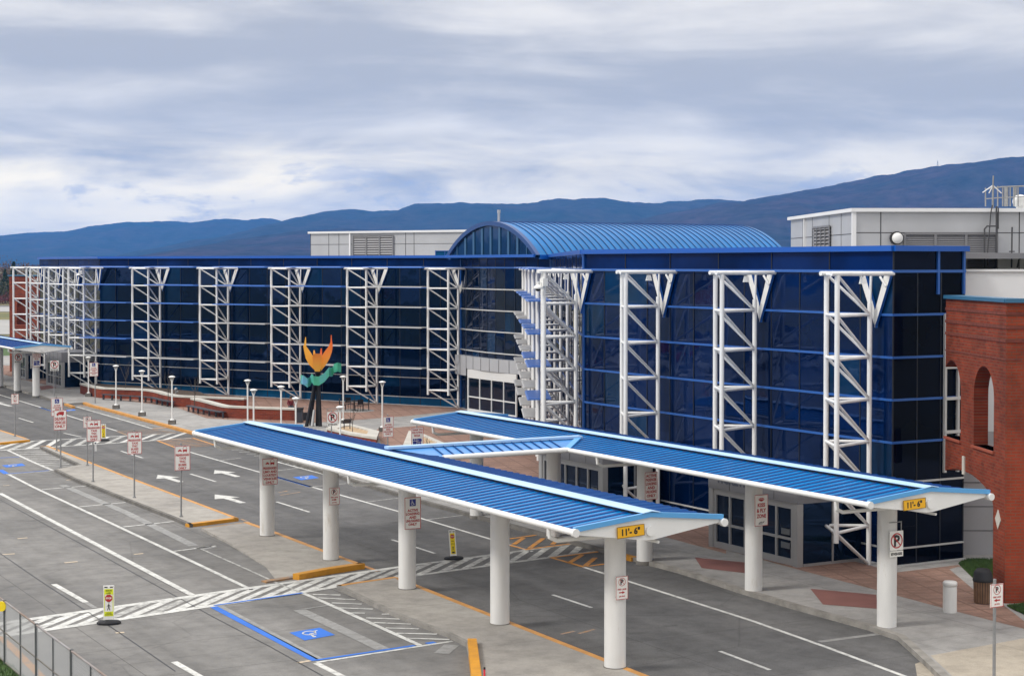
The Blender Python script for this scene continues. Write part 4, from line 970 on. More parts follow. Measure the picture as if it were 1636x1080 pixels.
# ------------------------------------------------------------------ white steel trusses and sunshade blades
LV = [10.62, 9.18, 7.65, 6.13, 4.6, 3.08, 1.55]
def make_truss(mir, wall, label, group, loc):
    """local x = into the building, local y = along the kerb; mir=-1 mirrors about the entrance axis; wall = turn of the wall behind"""
    r = thing('steel_truss', label, 'truss', loc, ANG, group)
    Nn = Vector((-2.16, -.77 * mir, 0)); Ff = Vector((-1.28, .87 * mir, 0)); I = Vector((0, 0, 0))
    for p, zb, zt in ((Nn, 1.2, 10.6), (Ff, 1.2, 10.6), (I, .12, 9.6)):
        b = MB(); b.tube(p + zz * zb, p + zz * zt, .092, 10); b.build('chord', M_STEEL, r, False)
    for z in LV[1:]:
        b = MB(); b.tube(I + zz * z, Nn + zz * z, .06, 7); b.tube(I + zz * z, Ff + zz * z, .06, 7); b.tube(Nn + zz * z, Ff + zz * z, .06, 7); b.build('cross_frame', M_STEEL, r, False)
    b = MB(); b.tube(Nn + zz * LV[0], Ff + zz * LV[0], .06, 7); b.build('cross_bar', M_STEEL, r, False)
    zs = LV + [.16]
    for i in range(len(zs) - 1):
        for Q in (Nn, Ff): b = MB(); b.tube(Q + zz * zs[i], I + zz * zs[i + 1], .055, 7); b.build('diagonal', M_STEEL, r, False)
    cw, sw = math.cos(wall), math.sin(wall); wn = Vector((cw, sw, 0)); wt = Vector((-sw, cw, 0)); W0 = wn * .36
    for p, yy in ((Nn, -.77 * mir), (Ff, .87 * mir)):
        b = MB(); tip = Vector((.42 if wall == 0 else .5, p.y, 0)); d = (tip - p); b.tube(p - d.normalized() * .28 + zz * 10.66, tip + zz * 10.66, .085, 10); b.build('top_pipe', M_STEEL, r, False)
    for yy in (-.8 * mir, .86 * mir):
        b = MB(); lo = W0 + zz * 8.7; hi = W0 + wt * yy + zz * 10.62; sg = 1 if yy > 0 else -1
        b.mesh([lo - wt * .02 * sg, lo + zz * .62, hi - wt * (.31 * sg), hi + wt * (.02 * sg), lo - wt * .02 * sg - wn * .12, lo + zz * .62 - wn * .12, hi - wt * (.31 * sg) - wn * .12, hi + wt * (.02 * sg) - wn * .12],
               [(4, 5, 6, 7), (0, 3, 2, 1)], m=0)
        b.mesh([lo - wt * .02 * sg, lo + zz * .62, hi - wt * (.31 * sg), hi + wt * (.02 * sg), lo - wt * .02 * sg - wn * .12, lo + zz * .62 - wn * .12, hi - wt * (.31 * sg) - wn * .12, hi + wt * (.02 * sg) - wn * .12],
               [(0, 1, 5, 4), (1, 2, 6, 5), (2, 3, 7, 6), (3, 0, 4, 7)], m=1)
        b.build('bracket_arm', [M_RUSTY, M_MULB], r, False)
    b = MB(); b.tube(I + zz * 9.3, Vector((.05, .0, 10.6)), .05, 7); b.tube(W0 + wt * (-.35 * mir) - wn * .2 + zz * 10.55, W0 + wt * (-.62 * mir) - wn * .15 + zz * 10.2, .045, 6); b.build('strut', M_STEEL, r, False)
    return r
ORD = ['first', 'second', 'third', 'fourth', 'fifth', 'sixth']
GA, GD, GB, GC = 'trusses on the ticketing wing', 'trusses on the recessed entrance side', 'trusses on the long left facade', 'trusses on the far wing'
TA = []; t0 = None
lbA = {3: 'white steel truss closest to the red brick arcade', 2: 'white steel truss next to the one closest to the brick arcade', 1: 'white steel truss on the ticketing wing next to the corner truss', 0: 'white corner truss with a dome camera where the wing glass turns to the entrance'}
for k in range(4):
    p = (CORA[0] - 6.77 * k, CORA[1])
    if t0 is None: t0 = make_truss(1, 0, lbA[k], GA, L(*p))
    else: dup(t0, L(*p), ANG, lbA[k], GA)
DSPOT = [CORA] + [(CORA[0] + DD.x * PITCH_B * k, CORA[1] + DD.y * PITCH_B * k) for k in range(1, 6)]
BSPOT = [CORC] + [(CORC[0] - DD.x * PITCH_B * k, CORC[1] + DD.y * PITCH_B * k) for k in range(1, 6)]
t1 = None
for k in range(1, 6):
    lb = 'white truss %s behind the corner truss in the row receding to the entrance doors' % ORD[k - 1]
    if t1 is None: t1 = make_truss(1, rad(-28.2), lb, GD, L(*DSPOT[k]))
    else: dup(t1, L(*DSPOT[k]), ANG, lb, GD)
t2 = None
for k in range(1, 6):
    lb = 'white truss on the long facade, %s from the curved entrance glass' % ORD[5 - k]
    if t2 is None: t2 = make_truss(-1, rad(28.2), lb, GB, L(*BSPOT[k]))
    else: dup(t2, L(*BSPOT[k]), ANG, lb, GB)
t3 = None
for k in range(4):
    p = (CORC[0] + 6.77 * k, CORC[1]); lb = ['white corner truss at the bend of the long facade, carrying a dome camera', 'white truss just beyond the bend of the long facade', 'white truss second beyond the bend of the long facade', 'white truss at the very end of the far wing, before the airfield'][k]
    if t3 is None: t3 = make_truss(-1, 0, lb, GC, L(*p))
    else: dup(t3, L(*p), ANG, lb, GC)
# blades between neighbouring trusses; a stair of blue ones, the rest bare grey
def blades(spots, mir, where, group):
    protos = {}
    rowname = ['top', 'second', 'third', 'fourth', 'fifth', 'lowest']
    for k in range(5):
        a = L(*spots[k]) + V * -1.28 + U * (-.87 * mir if False else (.87 * mir)); b = L(*spots[k + 1]) + V * -2.16 + U * (-.77 * mir)
        d = (b - a); l = d.length; d.normalize(); out = Vector((-d.y, d.x, 0))
        if out.dot(-a) < 0: out = -out
        for r_ in range(6):
            blue = r_ <= 5 - (k + 1); z = LV[r_] + (.06 if r_ else .12)
            lb = '%s sunshade blade, %s row, %s span from the bend, %s' % ('blue' if blue else 'grey', rowname[r_], ORD[k], where)
            key = blue
            if key not in protos:
                m = MB(); m.mesh([(0, .7, .0), (1, .7, .0), (1, -.42, .03), (0, -.42, .03), (0, .64, .06), (1, .64, .06), (1, -.42, .08), (0, -.42, .08)], [(0, 3, 2, 1), (4, 5, 6, 7), (0, 1, 5, 4), (2, 3, 7, 6), (1, 2, 6, 5), (3, 0, 4, 7)])
                o = m.build('sunshade_blade', M_BLADEB if blue else M_BLADEG); protos[key] = o
            else:
                o = protos[key].copy(); COL.objects.link(o)
            o.location = a + d * .12 + zz * z
            # local +y is outward
            ang = math.atan2(d.y, d.x); o.rotation_euler = (0, 0, ang)
            ly = Vector((-math.sin(ang), math.cos(ang), 0)); o.scale = (l - .24, 1 if ly.dot(out) > 0 else -1, 1)
            tag(o, lb, 'sunshade', group)
blades(DSPOT, 1, 'beside the entrance', 'sunshade blades beside the entrance'); blades(BSPOT, -1, 'long facade', 'sunshade blades of the long facade')
# cameras and floodlights hung on trusses
def dome_cam(p, label):
    r = thing('dome_camera', label, 'camera', p, ANG, 'dome cameras on the trusses'); b = MB(); b.tube((0, 0, .25), (-.28, 0, .3), .03, 6); b.tube((-.28, 0, .3), (-.28, 0, .16), .04, 6); b.box((.02, 0, .3), (.25, .3, .35)); b.build('bracket', M_WPAINT, r, False)
    b = MB(); b.lathe((-.28, 0, 0), [(.05, .2), (.2, .1), (.22, .02), (.2, 0)], 14); b.build('housing', M_WPAINT, r, False); b = MB(); b.ball((-.28, 0, 0), .13, sc=(1, 1, .9)); b.build('lens_bubble', M_BLACK, r, False)
dome_cam(L(CORA[0] - .95, CORA[1] - 2.3, 9.88), 'white dome camera on the corner truss beside the entrance'); dome_cam(L(CORC[0] - 1.0, CORC[1] - 1.45, 10.0), 'white dome camera on the corner truss at the bend of the long facade')
fl0 = None
for k in range(4):
    p = L(CORA[0] - 6.77 * k - .77, CORA[1] - 1.0, 10.3); lb = ['small white floodlight hanging from the corner truss pipe', 'small white floodlight hanging from the second truss of the ticketing wing', 'small white floodlight hanging from the third truss of the ticketing wing', 'small white floodlight hanging from the truss by the brick arcade'][k]
    if fl0 is None:
        fl0 = thing('floodlight', lb, 'floodlight', p, ANG, 'floodlights under the truss pipes'); b = MB(); b.mesh([(-.1, -.1, 0), (.1, -.1, 0), (.1, .1, 0), (-.1, .1, 0), (-.06, -.06, .24), (.06, -.06, .24), (.06, .06, .24), (-.06, .06, .24)], [(0, 3, 2, 1), (4, 5, 6, 7), (0, 1, 5, 4), (1, 2, 6, 5), (2, 3, 7, 6), (3, 0, 4, 7)]); b.build('housing', M_WPAINT, fl0, False); b = MB(); b.tube((0, 0, .22), (0, 0, .32), .02, 5); b.build('hook', M_GALV, fl0, False)
    else: dup(fl0, p, ANG, lb, 'floodlights under the truss pipes')

# ------------------------------------------------------------------ walkway canopies
def canopy(s0, s1, v0, cols, pipes, label):
    """runs from s0 (near end) to s1"""
    r = thing('walkway_canopy', label, 'canopy', L(s0, v0, 0), ANG, 'blue roofed walkway canopies'); ln = s1 - s0; HW, ZG, ZR, ZA = 2.33, 4.17, 4.45, 3.8
    for sd in (-1, 1):
        b = MB(); per = .41; n = int(ln / per); prof = []
        y = .02
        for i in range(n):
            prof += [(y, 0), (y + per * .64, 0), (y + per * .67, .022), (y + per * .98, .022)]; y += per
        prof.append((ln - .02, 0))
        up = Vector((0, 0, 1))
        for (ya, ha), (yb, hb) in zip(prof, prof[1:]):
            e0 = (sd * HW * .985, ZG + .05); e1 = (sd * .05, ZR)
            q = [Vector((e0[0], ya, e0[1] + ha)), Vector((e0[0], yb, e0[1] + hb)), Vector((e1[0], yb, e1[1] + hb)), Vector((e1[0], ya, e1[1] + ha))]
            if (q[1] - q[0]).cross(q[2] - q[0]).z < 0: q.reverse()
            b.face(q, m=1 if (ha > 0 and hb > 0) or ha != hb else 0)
        b.build('roof_slope', [M_ROOFB, M_RIBSHADE], r, False)
    b = MB()
    for sd in (-1, 1):
        q = [Vector((0, -.1, ZR + .125)), Vector((0, ln + .1, ZR + .125)), Vector((sd * .27, ln + .1, ZR + .085)), Vector((sd * .27, -.1, ZR + .085))]; lo = Vector((0, 0, -.018))
        b.mesh(q + [p + lo for p in q], [(0, 1, 2, 3), (7, 6, 5, 4), (3, 2, 6, 7), (0, 3, 7, 4), (2, 1, 5, 6)] if sd > 0 else [(3, 2, 1, 0), (4, 5, 6, 7), (7, 6, 2, 3), (4, 7, 3, 0), (6, 5, 1, 2)])
    cap_ = b.build('ridge_cap', M_RIDGE, r, False); b = MB(); b.box((0, ln / 2, ZR + .02), (.42, ln, .13)); b.build('ridge_gap_shade', M_JOINT, cap_, False)  # dark strip added under the cap as its shadow gap
    for sd in (-1, 1):
        b = MB(); zg = ZG if sd < 0 else ZG - .07; b.tube((sd * HW, -.12, zg), (sd * HW, ln + .12, zg), .082, 10); b.tube((sd * HW, -.14, zg), (sd * HW, -.02, zg), .11, 12); b.tube((sd * HW, ln + .02, zg), (sd * HW, ln + .14, zg), .11, 12); b.build('gutter', M_WPAINT, r, False)
    b = MB()                                  # soffit, V-shaped
    b.mesh([(-HW, .06, ZG - .02), (0, .06, ZA), (HW, .06, ZG - .02), (-HW, ln - .06, ZG - .02), (0, ln - .06, ZA), (HW, ln - .06, ZG - .02)], [(0, 1, 4, 3), (1, 2, 5, 4)]); b.build('soffit', M_WPAINT, r, False)
    for y, yo in ((0, -1), (ln, 1)):
        b = MB(); lp = [(-HW, ZG + .03), (-HW, ZG - .06), (-.12, ZA), (.12, ZA), (HW, ZG - .06), (HW, ZG + .03), (0, ZR - .02)]
        b.extrude([lp], lambda x, z: Vector((x, y, z)), Vector((0, -yo, 0)), .05); ge = b.build('gable_end', M_WPAINT, r, False)
        b = MB(); b.boxp((-HW, y + yo * .02, ZG + .075), (0, y + yo * .02, ZR + .02), .1, .13); b.boxp((HW, y + yo * .02, ZG + .075), (0, y + yo * .02, ZR + .02), .1, .13); b.build('edge_trim', M_TRIMB, r, False)
        b = MB(); b.tube((0, y, ZA + .24), (0, y + yo * .07, ZA + .24), .135, 18); b.build('beam_cap', M_WPAINT, ge, False)
    for s_ in cols:
        b = MB(); b.tube((0, s_ - s0, 0.0), (0, s_ - s0, ZA + .03), .293, 24); col_ = b.build('column', M_COLUMN, r, False); b = MB(); b.lathe((0, s_ - s0, .0), [(.31, .0), (.31, .145), (.296, .15)], 24); b.build('base_joint', M_KDARK, col_, False)
    for s_ in pipes:
        b = MB(); y = s_ - s0 - .42; b.path([Vector((-HW, y, ZG - .05)), Vector((-HW + .03, y, ZG - .3)), Vector((-HW + .25, y, ZG - .4)), Vector((-.3, y, ZA - .03))], .055, 8); b.build('downspout', M_WPAINT, r, False)
    b = MB(); b.tube((.35, .1, ZA - .1), (.02, 1.6, ZA - .03), .04, 8); b.build('conduit', M_WPAINT, r, False)
    return r
NC = [38.86 + 6.44 * i for i in range(5)]; FC = [39.2 + 6.53 * i for i in range(5)]
canopy(37.2, 66.5, 25.0, NC, (NC[0], NC[2], NC[4]), 'blue ribbed canopy on the island, standing between the two lanes')
canopy(37.4, 66.7, 34.9, FC, (FC[0], FC[2], FC[4]), 'blue ribbed canopy along the sidewalk in front of the ticketing wing')
canopy(140.2, 172, 34.9, [142.4, 148.9, 155.4, 161.9, 168.4], (142.4, 155.4), 'distant blue canopy in front of the far wing')
r = thing('link_canopy', 'short blue roof joining the two long canopies at right angles', 'canopy', L(55.3, 30, 0), ANG); ZG, ZR = 4.2, 4.42
b = MB(); x0, x1 = 27.4 - 30, 32.5 - 30
for sd in (-1, 1):
    n = 12; xa, xb = x0 - 1.4, x1 + 1.4
    b.face([(x0, sd * 1.5, ZG), (x1, sd * 1.5, ZG), (xb, 0, ZR), (xa, 0, ZR)] if sd < 0 else [(x1, sd * 1.5, ZG), (x0, sd * 1.5, ZG), (xa, 0, ZR), (xb, 0, ZR)])
b.build('roof_slope', mat('link_blue', (.06, .25, .6), .33, var=.1), r, False)
b = MB()
for i in range(13):
    x = x0 + .1 + (x1 - x0) * i / 12.6
    for sd in (-1, 1): b.boxp((x, sd * 1.49, ZG + .025), (x + .2, sd * .05, ZR + .025), .04, .03)
b.build('roof_rib', M_RIBSHADE, r, False); b = MB(); b.boxp((x0 - 1.5, 0, ZR + .05), (x1 + 1.5, 0, ZR + .05), .34, .09); b.build('ridge_cap', M_RIDGE, r, False)
b = MB(); b.boxp((x1 + .02, -1.5, ZG + .03), (x1 + 1.45, 0, ZR + .03), .22, .06); b.boxp((x1 + .02, 1.5, ZG + .03), (x1 + 1.45, 0, ZR + .03), .22, .06); b.build('valley_flashing', M_TRIMB, r, False)
for sd in (-1, 1): b = MB(); b.tube((x0, sd * 1.5, ZG - .02), (x1 + .05, sd * 1.5, ZG - .02), .095, 10); b.build('gutter', M_WPAINT, r, False)
b = MB(); b.face([(x0, -1.5, ZG - .08), (x1, -1.5, ZG - .08), (x1, 1.5, ZG - .08), (x0, 1.5, ZG - .08)]); b.build('soffit', M_WPAINT, r, False)
# clearance plates on the gables
def clearance(s0, v0, label):
    r = thing('clearance_sign', label, 'sign', L(s0 - .03, v0 - .62, 4.08), ANG, 'amber clearance signs'); pl = plate(r, 'sign_panel', .84, .3, 0, -.02, M_BLACK, 0, M_AMBER); b = MB(); put_text(b, '11\'- 6"', 0, 0, .185, .7, lambda x, z: Vector((x, -.034, z))); b.build('lettering', M_BLACK, pl, False)
    r.rotation_euler = (0, rad(-2.5), ANG)
clearance(37.2, 25.0, "amber 11'-6\" clearance plate on the gable of the island canopy"); clearance(37.4, 34.9, "amber 11'-6\" clearance plate on the gable of the sidewalk canopy")

# ------------------------------------------------------------------ road signs
GT = 'taxi and bus signs on the island'; GFL = 'fire lane signs'; GAC = 'accessible loading signs'; GNP = 'no parking signs'; GTH = 'thank you signs'
post_sign(24, 697, 19, 29, 629.5, 645, 'fire_l', 'fire lane sign on the far island with the yellow kerb', GFL, IZ)
post_sign(90.5, 720.5, 83, 99, 636, 664.5, 'access', 'white accessible loading sign partly hidden behind the delivery vehicles sign', GAC, IZ)
post_sign(97, 748, 87.5, 105, 655, 686.5, 'delivery', 'red and white DELIVERY VEHICLES ONLY sign', None, .02)
post_sign(139.5, 743.8, 134, 145, 665.5, 683, 'fire_l', 'fire lane sign half hidden behind the first taxi and bus sign', GFL, IZ)
post_sign(148.8, 769.5, 140, 159.5, 671, 704.5, 'taxi', 'PREARRANGED TAXI sign beside the yellow pedestrian panel', GT, IZ)
post_sign(214.7, 795, 205, 225, 690, 725, 'taxi', 'PREARRANGED TAXI sign in the middle of the island row', GT, IZ)
post_sign(289.5, 825.5, 280, 302, 712, 751, 'taxi', 'PREARRANGED TAXI sign closest to the yellow island end', GT, IZ)
post_sign(529, 705, 522, 538, 658, 675, 'nopark', 'no parking sign standing at the planter by the sculpture', GNP, KZ, Y=103)
post_sign(619, 723, 611, 627, 665, 698, 'access', 'white accessible loading sign on the brick plaza right of the planter', GAC, KZ, Y=98)
post_sign(665.5, 735, 656, 675, 682.5, 715, 'thanks', 'THANK YOU FOR FLYING ROA sign behind the link canopy', GTH, KZ, Y=91)
post_sign(1588, 1110, 1577, 1601, 932, 969, 'fire_l', 'fire lane sign on the tan pavement in front of the litter bin', GFL, KZ)
post_sign(152, 644, 144, 156, 579, 601, 'access', 'white accessible loading sign beside the lamp at the curved brick wall', GAC, KZ)
post_sign(86.5, 634, 81, 93, 576, 588.5, 'nopark', 'no parking sign on the sidewalk in front of the far canopy', GNP, KZ)
def column_sign(s_, v_, x0, x1, y0, y1, kind, label, group):
    p = L(s_, v_); Y = p.y; yf = -.36
    q = p - U * .36; k = q.y / FPX; w = (x1 - x0) * k / .87; h = (y1 - y0) * k
    pc = atY((x0 + x1) / 2, (y0 + y1) / 2, q.y); off = (pc - q).dot(V); zc = pc.z
    r = thing('column_sign', label, 'sign', Vector((q.x, q.y, zc)), ANG, group)
    pl = plate(r, 'sign_panel', w, h, 0, 0, None if kind == 'nopark' else M_SIGNR, off); lay_sign(pl, kind, w, h, 0, 0, off)
    b = MB()
    for z in (-.4, .4): b.boxp((off - w * .45, .035, z * h), (off + w * .45, .035, z * h), .04, .03); b.boxp((-.05, .1, z * h), (.05, .1, z * h), .14, .03)
    b.build('bracket', M_GALV, r, False)
    if kind == 'nopark':
        h2 = h * .3; z2 = -h / 2 - h2 / 2 - .02; p2 = plate(r, 'lower_panel', w, h2, z2, 0, None, off); lay_sign(p2, 'between', w, h2, z2, 0, off)
        b = MB(); b.tube((off + w * .4, .02, z2), (off + w * .4, .02, h / 2 + .28), .015, 6); b.tube((off - w * .5, .02, h / 2 + .26), (off + w * .4, .02, h / 2 + .26), .015, 6); b.build('hanger', M_GALV, r, False)
column_sign(NC[4], 25, 420, 442, 732, 774, 'limo', 'PREARRANGED LIMO sign on the island canopy column farthest along', None)
column_sign(NC[3], 25, 526, 541.5, 779, 806, 'fire_r', 'fire lane sign on the column behind the big yellow kerb', GFL)
column_sign(NC[2], 25, 647, 672, 794, 845, 'access', 'accessible loading sign mounted on a white island canopy column', GAC)
column_sign(NC[0], 25, 983, 1003, 920, 957, 'fire_r', 'fire lane sign on the column under the clearance plate', GFL)
column_sign(FC[2], 34.9, 1030, 1051, 754, 798, 'active', 'ACTIVE PASSENGER LOADING sign on a sidewalk canopy column', None)
column_sign(FC[1], 34.9, 1205, 1228, 790, 840, 'kiss', 'KISS & FLY ZONE sign with red lips on a sidewalk canopy column', None)
column_sign(FC[0], 34.9, 1421, 1445, 848, 879, 'nopark', 'no parking sign with BETWEEN SIGNS plate on the sidewalk canopy end column', GNP)
column_sign(148.9, 34.9, 24, 35, 565, 576, 'nopark', 'no parking sign on the second column of the distant canopy', GNP)
column_sign(142.4, 34.9, 53, 64, 565, 586, 'thanks', 'THANK YOU FOR FLYING ROA sign on the distant canopy column', GTH)
# pedestrian panels in the road
def ped_panel(px, yb, yt, wpx, tilt, style, label):
    base = at(px, yb, .012); k = base.y / FPX; H = (yb - yt) * k; w = wpx * k
    r = thing('pedestrian_panel', label, 'road sign', base, ANG * .35, 'yellow pedestrian panels in the road')
    b = MB(); b.lathe((0, 0, 0), [(.36, 0), (.37, .05), (.31, .1), (.1, .13)], 10, smooth=False); o = b.build('rubber_base', M_RUBBER, r, False); o.scale = (1, .6, 1)
    t = math.tan(tilt); Q = lambda y: (lambda x, z: Vector((x + z * t, y, z)))
    def slab(x0, x1, z0, z1, y, th, m, n):
        b = MB(); b.extrude([[(x0, z0), (x1, z0), (x1, z1), (x0, z1)]], Q(y), Vector((0, 1, 0)), th); return b.build(n, m, r, False)
    pb = slab(-w / 2, w / 2, .1, H, -.02, .04, M_SIGNW, 'panel'); z0, z1 = .24, H - .1; hh = z1 - z0
    if style == 'white':
        f1 = MB(); e = w * .42
        for a, b2 in ((z0, z0 + .17 * hh), (z1 - .2 * hh, z1)): f1.face([Q(-.026)(x, z) for x, z in ((-e, a), (e, a), (e, b2), (-e, b2))])
        for q in (-1, 1): f1.face([Q(-.026)(x, z) for x, z in ((q * e, z0 + .17 * hh), (q * e * .86, z0 + .17 * hh), (q * e * .86, z1 - .2 * hh), (q * e, z1 - .2 * hh))][::1 if q < 0 else -1])
        f1.build('yellow_field', M_LIME, pb, False)
        b = MB(); put_text(b, 'STATE', 0, z1 - .06 * hh, .06 * hh, w * .6, Q(-.03)); put_text(b, 'LAW', 0, z1 - .15 * hh, .06 * hh, w * .4, Q(-.03)); put_text(b, 'FOR', 0, z0 + .52 * hh, .03 * hh, w * .25, Q(-.03)); walker(b, 0, z0 + .34 * hh, .13 * hh, Q(-.03)); put_text(b, 'WITHIN', 0, z0 + .115 * hh, .04 * hh, w * .5, Q(-.03)); put_text(b, 'CROSSWALK', 0, z0 + .055 * hh, .04 * hh, w * .7, Q(-.03)); b.build('print', M_BLACK, pb, False); zs = z0 + .66 * hh; rs = .36 * w
    else:
        f1 = MB(); e = w * .36; f1.face([Q(-.026)(x, z) for x, z in ((-e, z0 - .04), (e, z0 - .04), (e, z1), (-e, z1))]); f1.build('yellow_field', M_SIGNY, pb, False)
        b = MB(); put_text(b, 'FOR', 0, z0 + .6 * hh, .05 * hh, w * .4, Q(-.03)); put_text(b, 'PEDESTRIANS', 0, z0 + .46 * hh, .035 * hh, w * .6, Q(-.03)); walker(b, 0, z0 + .24 * hh, .11 * hh, Q(-.03)); b.face([Q(-.03)(x, z) for x, z in ((-e * .6, z0 - .01), (e * .6, z0 - .01), (e * .6, z0 + .05), (-e * .6, z0 + .05))]); b.build('print', M_BLACK, pb, False); zs = z0 + .83 * hh; rs = .33 * w
    b = MB(); poly2(b, [(rs * math.cos(rad(22.5 + 45 * i)), zs + rs * math.sin(rad(22.5 + 45 * i))) for i in range(8)], Q(-.03)); b.build('stop_octagon', M_SIGNR, pb, False); b = MB(); put_text(b, 'STOP', 0, zs, rs * .5, rs * 1.5, Q(-.034)); b.build('lettering', M_SIGNW, pb, False)
    b = MB()
    for q in (-.25, .25): b.box((q * w + (H - .04) * t, -.024, H - .045), (.09, .008, .03))
    b.build('grip_hole', M_DARK, pb, False)
ped_panel(174, 996, 934.5, 17, 0, 'white', 'white and lime STOP for pedestrians panel on the near crossing')
ped_panel(725, 893, 846.5, 10.5, -.07, 'yellow', 'leaning yellow STOP panel on the crossing between the canopies')
ped_panel(165.5, 704, 677, 7.5, 0, 'yellow', 'small yellow STOP panel on the far crossing behind the taxi signs')

# ------------------------------------------------------------------ lamps on the plaza
def lamp_proto(label, p):
    r = thing('plaza_lamp', label, 'street lamp', p, 0, 'white plaza lamps'); b = MB(); b.box((0, 0, .14), (.46, .46, .28)); b.build('plinth', M_KDARK, r, False)
    b = MB(); b.tube((0, 0, .26), (0, 0, .36), .16, 12, .11); b.tube((0, 0, .34), (0, 0, 2.85), .05, 10); b.build('pole', M_WPAINT, r, False)
    b = MB()
    for i in range(4): a = i * math.pi / 2 + .5; b.tube((0, 0, 2.75), (math.cos(a) * .15, math.sin(a) * .15, 3.2), .018, 5)
    b.build('bracket', M_WPAINT, r, False); b = MB(); b.lathe((0, 0, 3.18), [(.12, -.02), (.225, 0), (.235, .03), (.16, .08), (.02, .11)], 18); b.build('lamp_head', M_WPAINT, r, False)
    return r
lm = None
LS = [((141.5, 633.5), None, 'white plaza lamp at the start of the curved brick wall'), ((185.5, 653), None, 'white plaza lamp by the long bench, first along the orange kerb'), ((227, 664.5), None, 'white plaza lamp second along the orange kerb'), ((275, 677.5), None, 'white plaza lamp at the end of the orange kerb'),
      (395, 112.5, 'white plaza lamp in front of the brick planter wall, beside its shorter twin'), (404.5, 104, 'shorter looking white plaza lamp beside its twin at the planter wall'), (448.5, 106.8, 'white plaza lamp just left of the sculpture'), (472, 97.5, 'white plaza lamp rising over the island canopy ridge by the sculpture'),
      (548, 116.3, 'white plaza lamp by the patio table'), (610.5, 111, 'white plaza lamp on the brick plaza above the accessible sign'), (543, 91.5, 'white plaza lamp close to the no parking sign')]
for a, Y, lb in [(x if len(x) == 3 else x) for x in LS]:
    p = at(a[0], a[1], KZ) if Y is None else Vector(((a - CX) / FPX * Y, Y, KZ))
    if lm is None: lm = lamp_proto(lb, p)
    else: dup(lm, p, 0, lb)

# ------------------------------------------------------------------ planters, benches, plaza furniture
def low_wall(px, zt, th, label, soil=None):
    pts = [at(x, y, zt) for x, y in px]
    sm = []
    for i in range(len(pts) - 1):               # round the plan with a Catmull-Rom run
        p0, p1, p2, p3 = pts[max(i - 1, 0)], pts[i], pts[i + 1], pts[min(i + 2, len(pts) - 1)]
        for k in range(4):
            t = k / 4; sm.append(.5 * ((2 * p1) + (p2 - p0) * t + (2 * p0 - 5 * p1 + 4 * p2 - p3) * t * t + (3 * p1 - p0 - 3 * p2 + p3) * t ** 3))
    sm.append(pts[-1]); r = thing('planter_wall', label, 'brick wall', Vector((sm[0].x, sm[0].y, KZ)))
    def run(mb, w, z0, z1, over=0):
        n = len(sm); A = []; B = []
        for i in range(n):
            d = sm[min(i + 1, n - 1)] - sm[max(i - 1, 0)]; d.z = 0; d.normalize(); nn = Vector((-d.y, d.x, 0)); A.append(sm[i] - nn * over); B.append(sm[i] + nn * (w + over))
        f = lambda p, z: Vector((p.x, p.y, z))
        for i in range(n - 1):
            mb.face([f(A[i], z1), f(A[i + 1], z1), f(B[i + 1], z1), f(B[i], z1)]); mb.face([f(A[i], z0), f(A[i + 1], z0), f(A[i + 1], z1), f(A[i], z1)]); mb.face([f(B[i], z1), f(B[i + 1], z1), f(B[i + 1], z0), f(B[i], z0)]); mb.face([f(A[i], z0), f(B[i], z0), f(B[i + 1], z0), f(A[i + 1], z0)])
        for i in (0, n - 1): mb.face([f(A[i], z0), f(B[i], z0), f(B[i], z1), f(A[i], z1)])
    b = MB(); run(b, th, KZ - .02, zt - .13); b.build('brickwork', MATS.get('planter_brick') or brick_wall_mat('planter_brick', BR1, BR2, BRM, Vector((-.7, .7, 0))), r)
    b = MB(); run(b, th, zt - .13, zt, .05); b.build('cap', M_CAP, r)
    return r, sm
wr, s1_ = low_wall([(128, 612), (140, 615.5), (160, 619), (185, 620), (225, 621.5), (245, 624), (262, 628.5), (280, 631.5), (310, 633), (345, 634.5), (390, 636)], 1.0, .45, 'long curved brick wall with pale cap in front of the glass facade')
wr2, s2_ = low_wall([(305, 635.6), (325, 640), (350, 646.5), (365, 648.5), (400, 650), (445, 651.5), (479, 652.5)], 1.0, .45, 'shorter brick wall with pale cap ending near the sculpture')
g = MB(); g.sheet([at(x, y, .55) for x, y in [(135, 615), (185, 621), (225, 623), (265, 630), (310, 634), (335, 633), (320, 626), (260, 620), (200, 614), (150, 611)]]); struct('planting_bed', g, M_MULCH)
def bench(px, label):
    pts = [at(x, y, .6) for x, y in px]; r = thing('bench', label, 'bench', Vector((pts[0].x, pts[0].y, KZ)), 0, 'slate benches along the brick walls'); b = MB()
    n = len(pts); A = []; B = []
    for i in range(n):
        d = pts[min(i + 1, n - 1)] - pts[max(i - 1, 0)]; d.z = 0; d.normalize(); nn = Vector((-d.y, d.x, 0)); A.append(pts[i]); B.append(pts[i] + nn * .42)
    lo = Vector((0, 0, -.06))
    for i in range(n - 1):
        b.face([A[i], A[i + 1], B[i + 1], B[i]]); b.face([A[i] + lo, A[i + 1] + lo, A[i + 1], A[i]]); b.face([B[i], B[i + 1], B[i + 1] + lo, B[i] + lo])
    for i in (0, n - 1): b.face([A[i] + lo, B[i] + lo, B[i], A[i]])
    b.build('seat', M_BENCH, r)
    for i in range(n):
        for k in ((0, .5) if i < n - 1 else (0,)):
            p = A[i].lerp(A[min(i + 1, n - 1)], k) if i < n - 1 else A[i]; q = B[i].lerp(B[min(i + 1, n - 1)], k) if i < n - 1 else B[i]
            b = MB(); c = (p + q) / 2; b.box(Vector((c.x, c.y, (KZ + .54) / 2)), (.1, .3, .54 - KZ)); b.build('leg', M_BENCH, r)
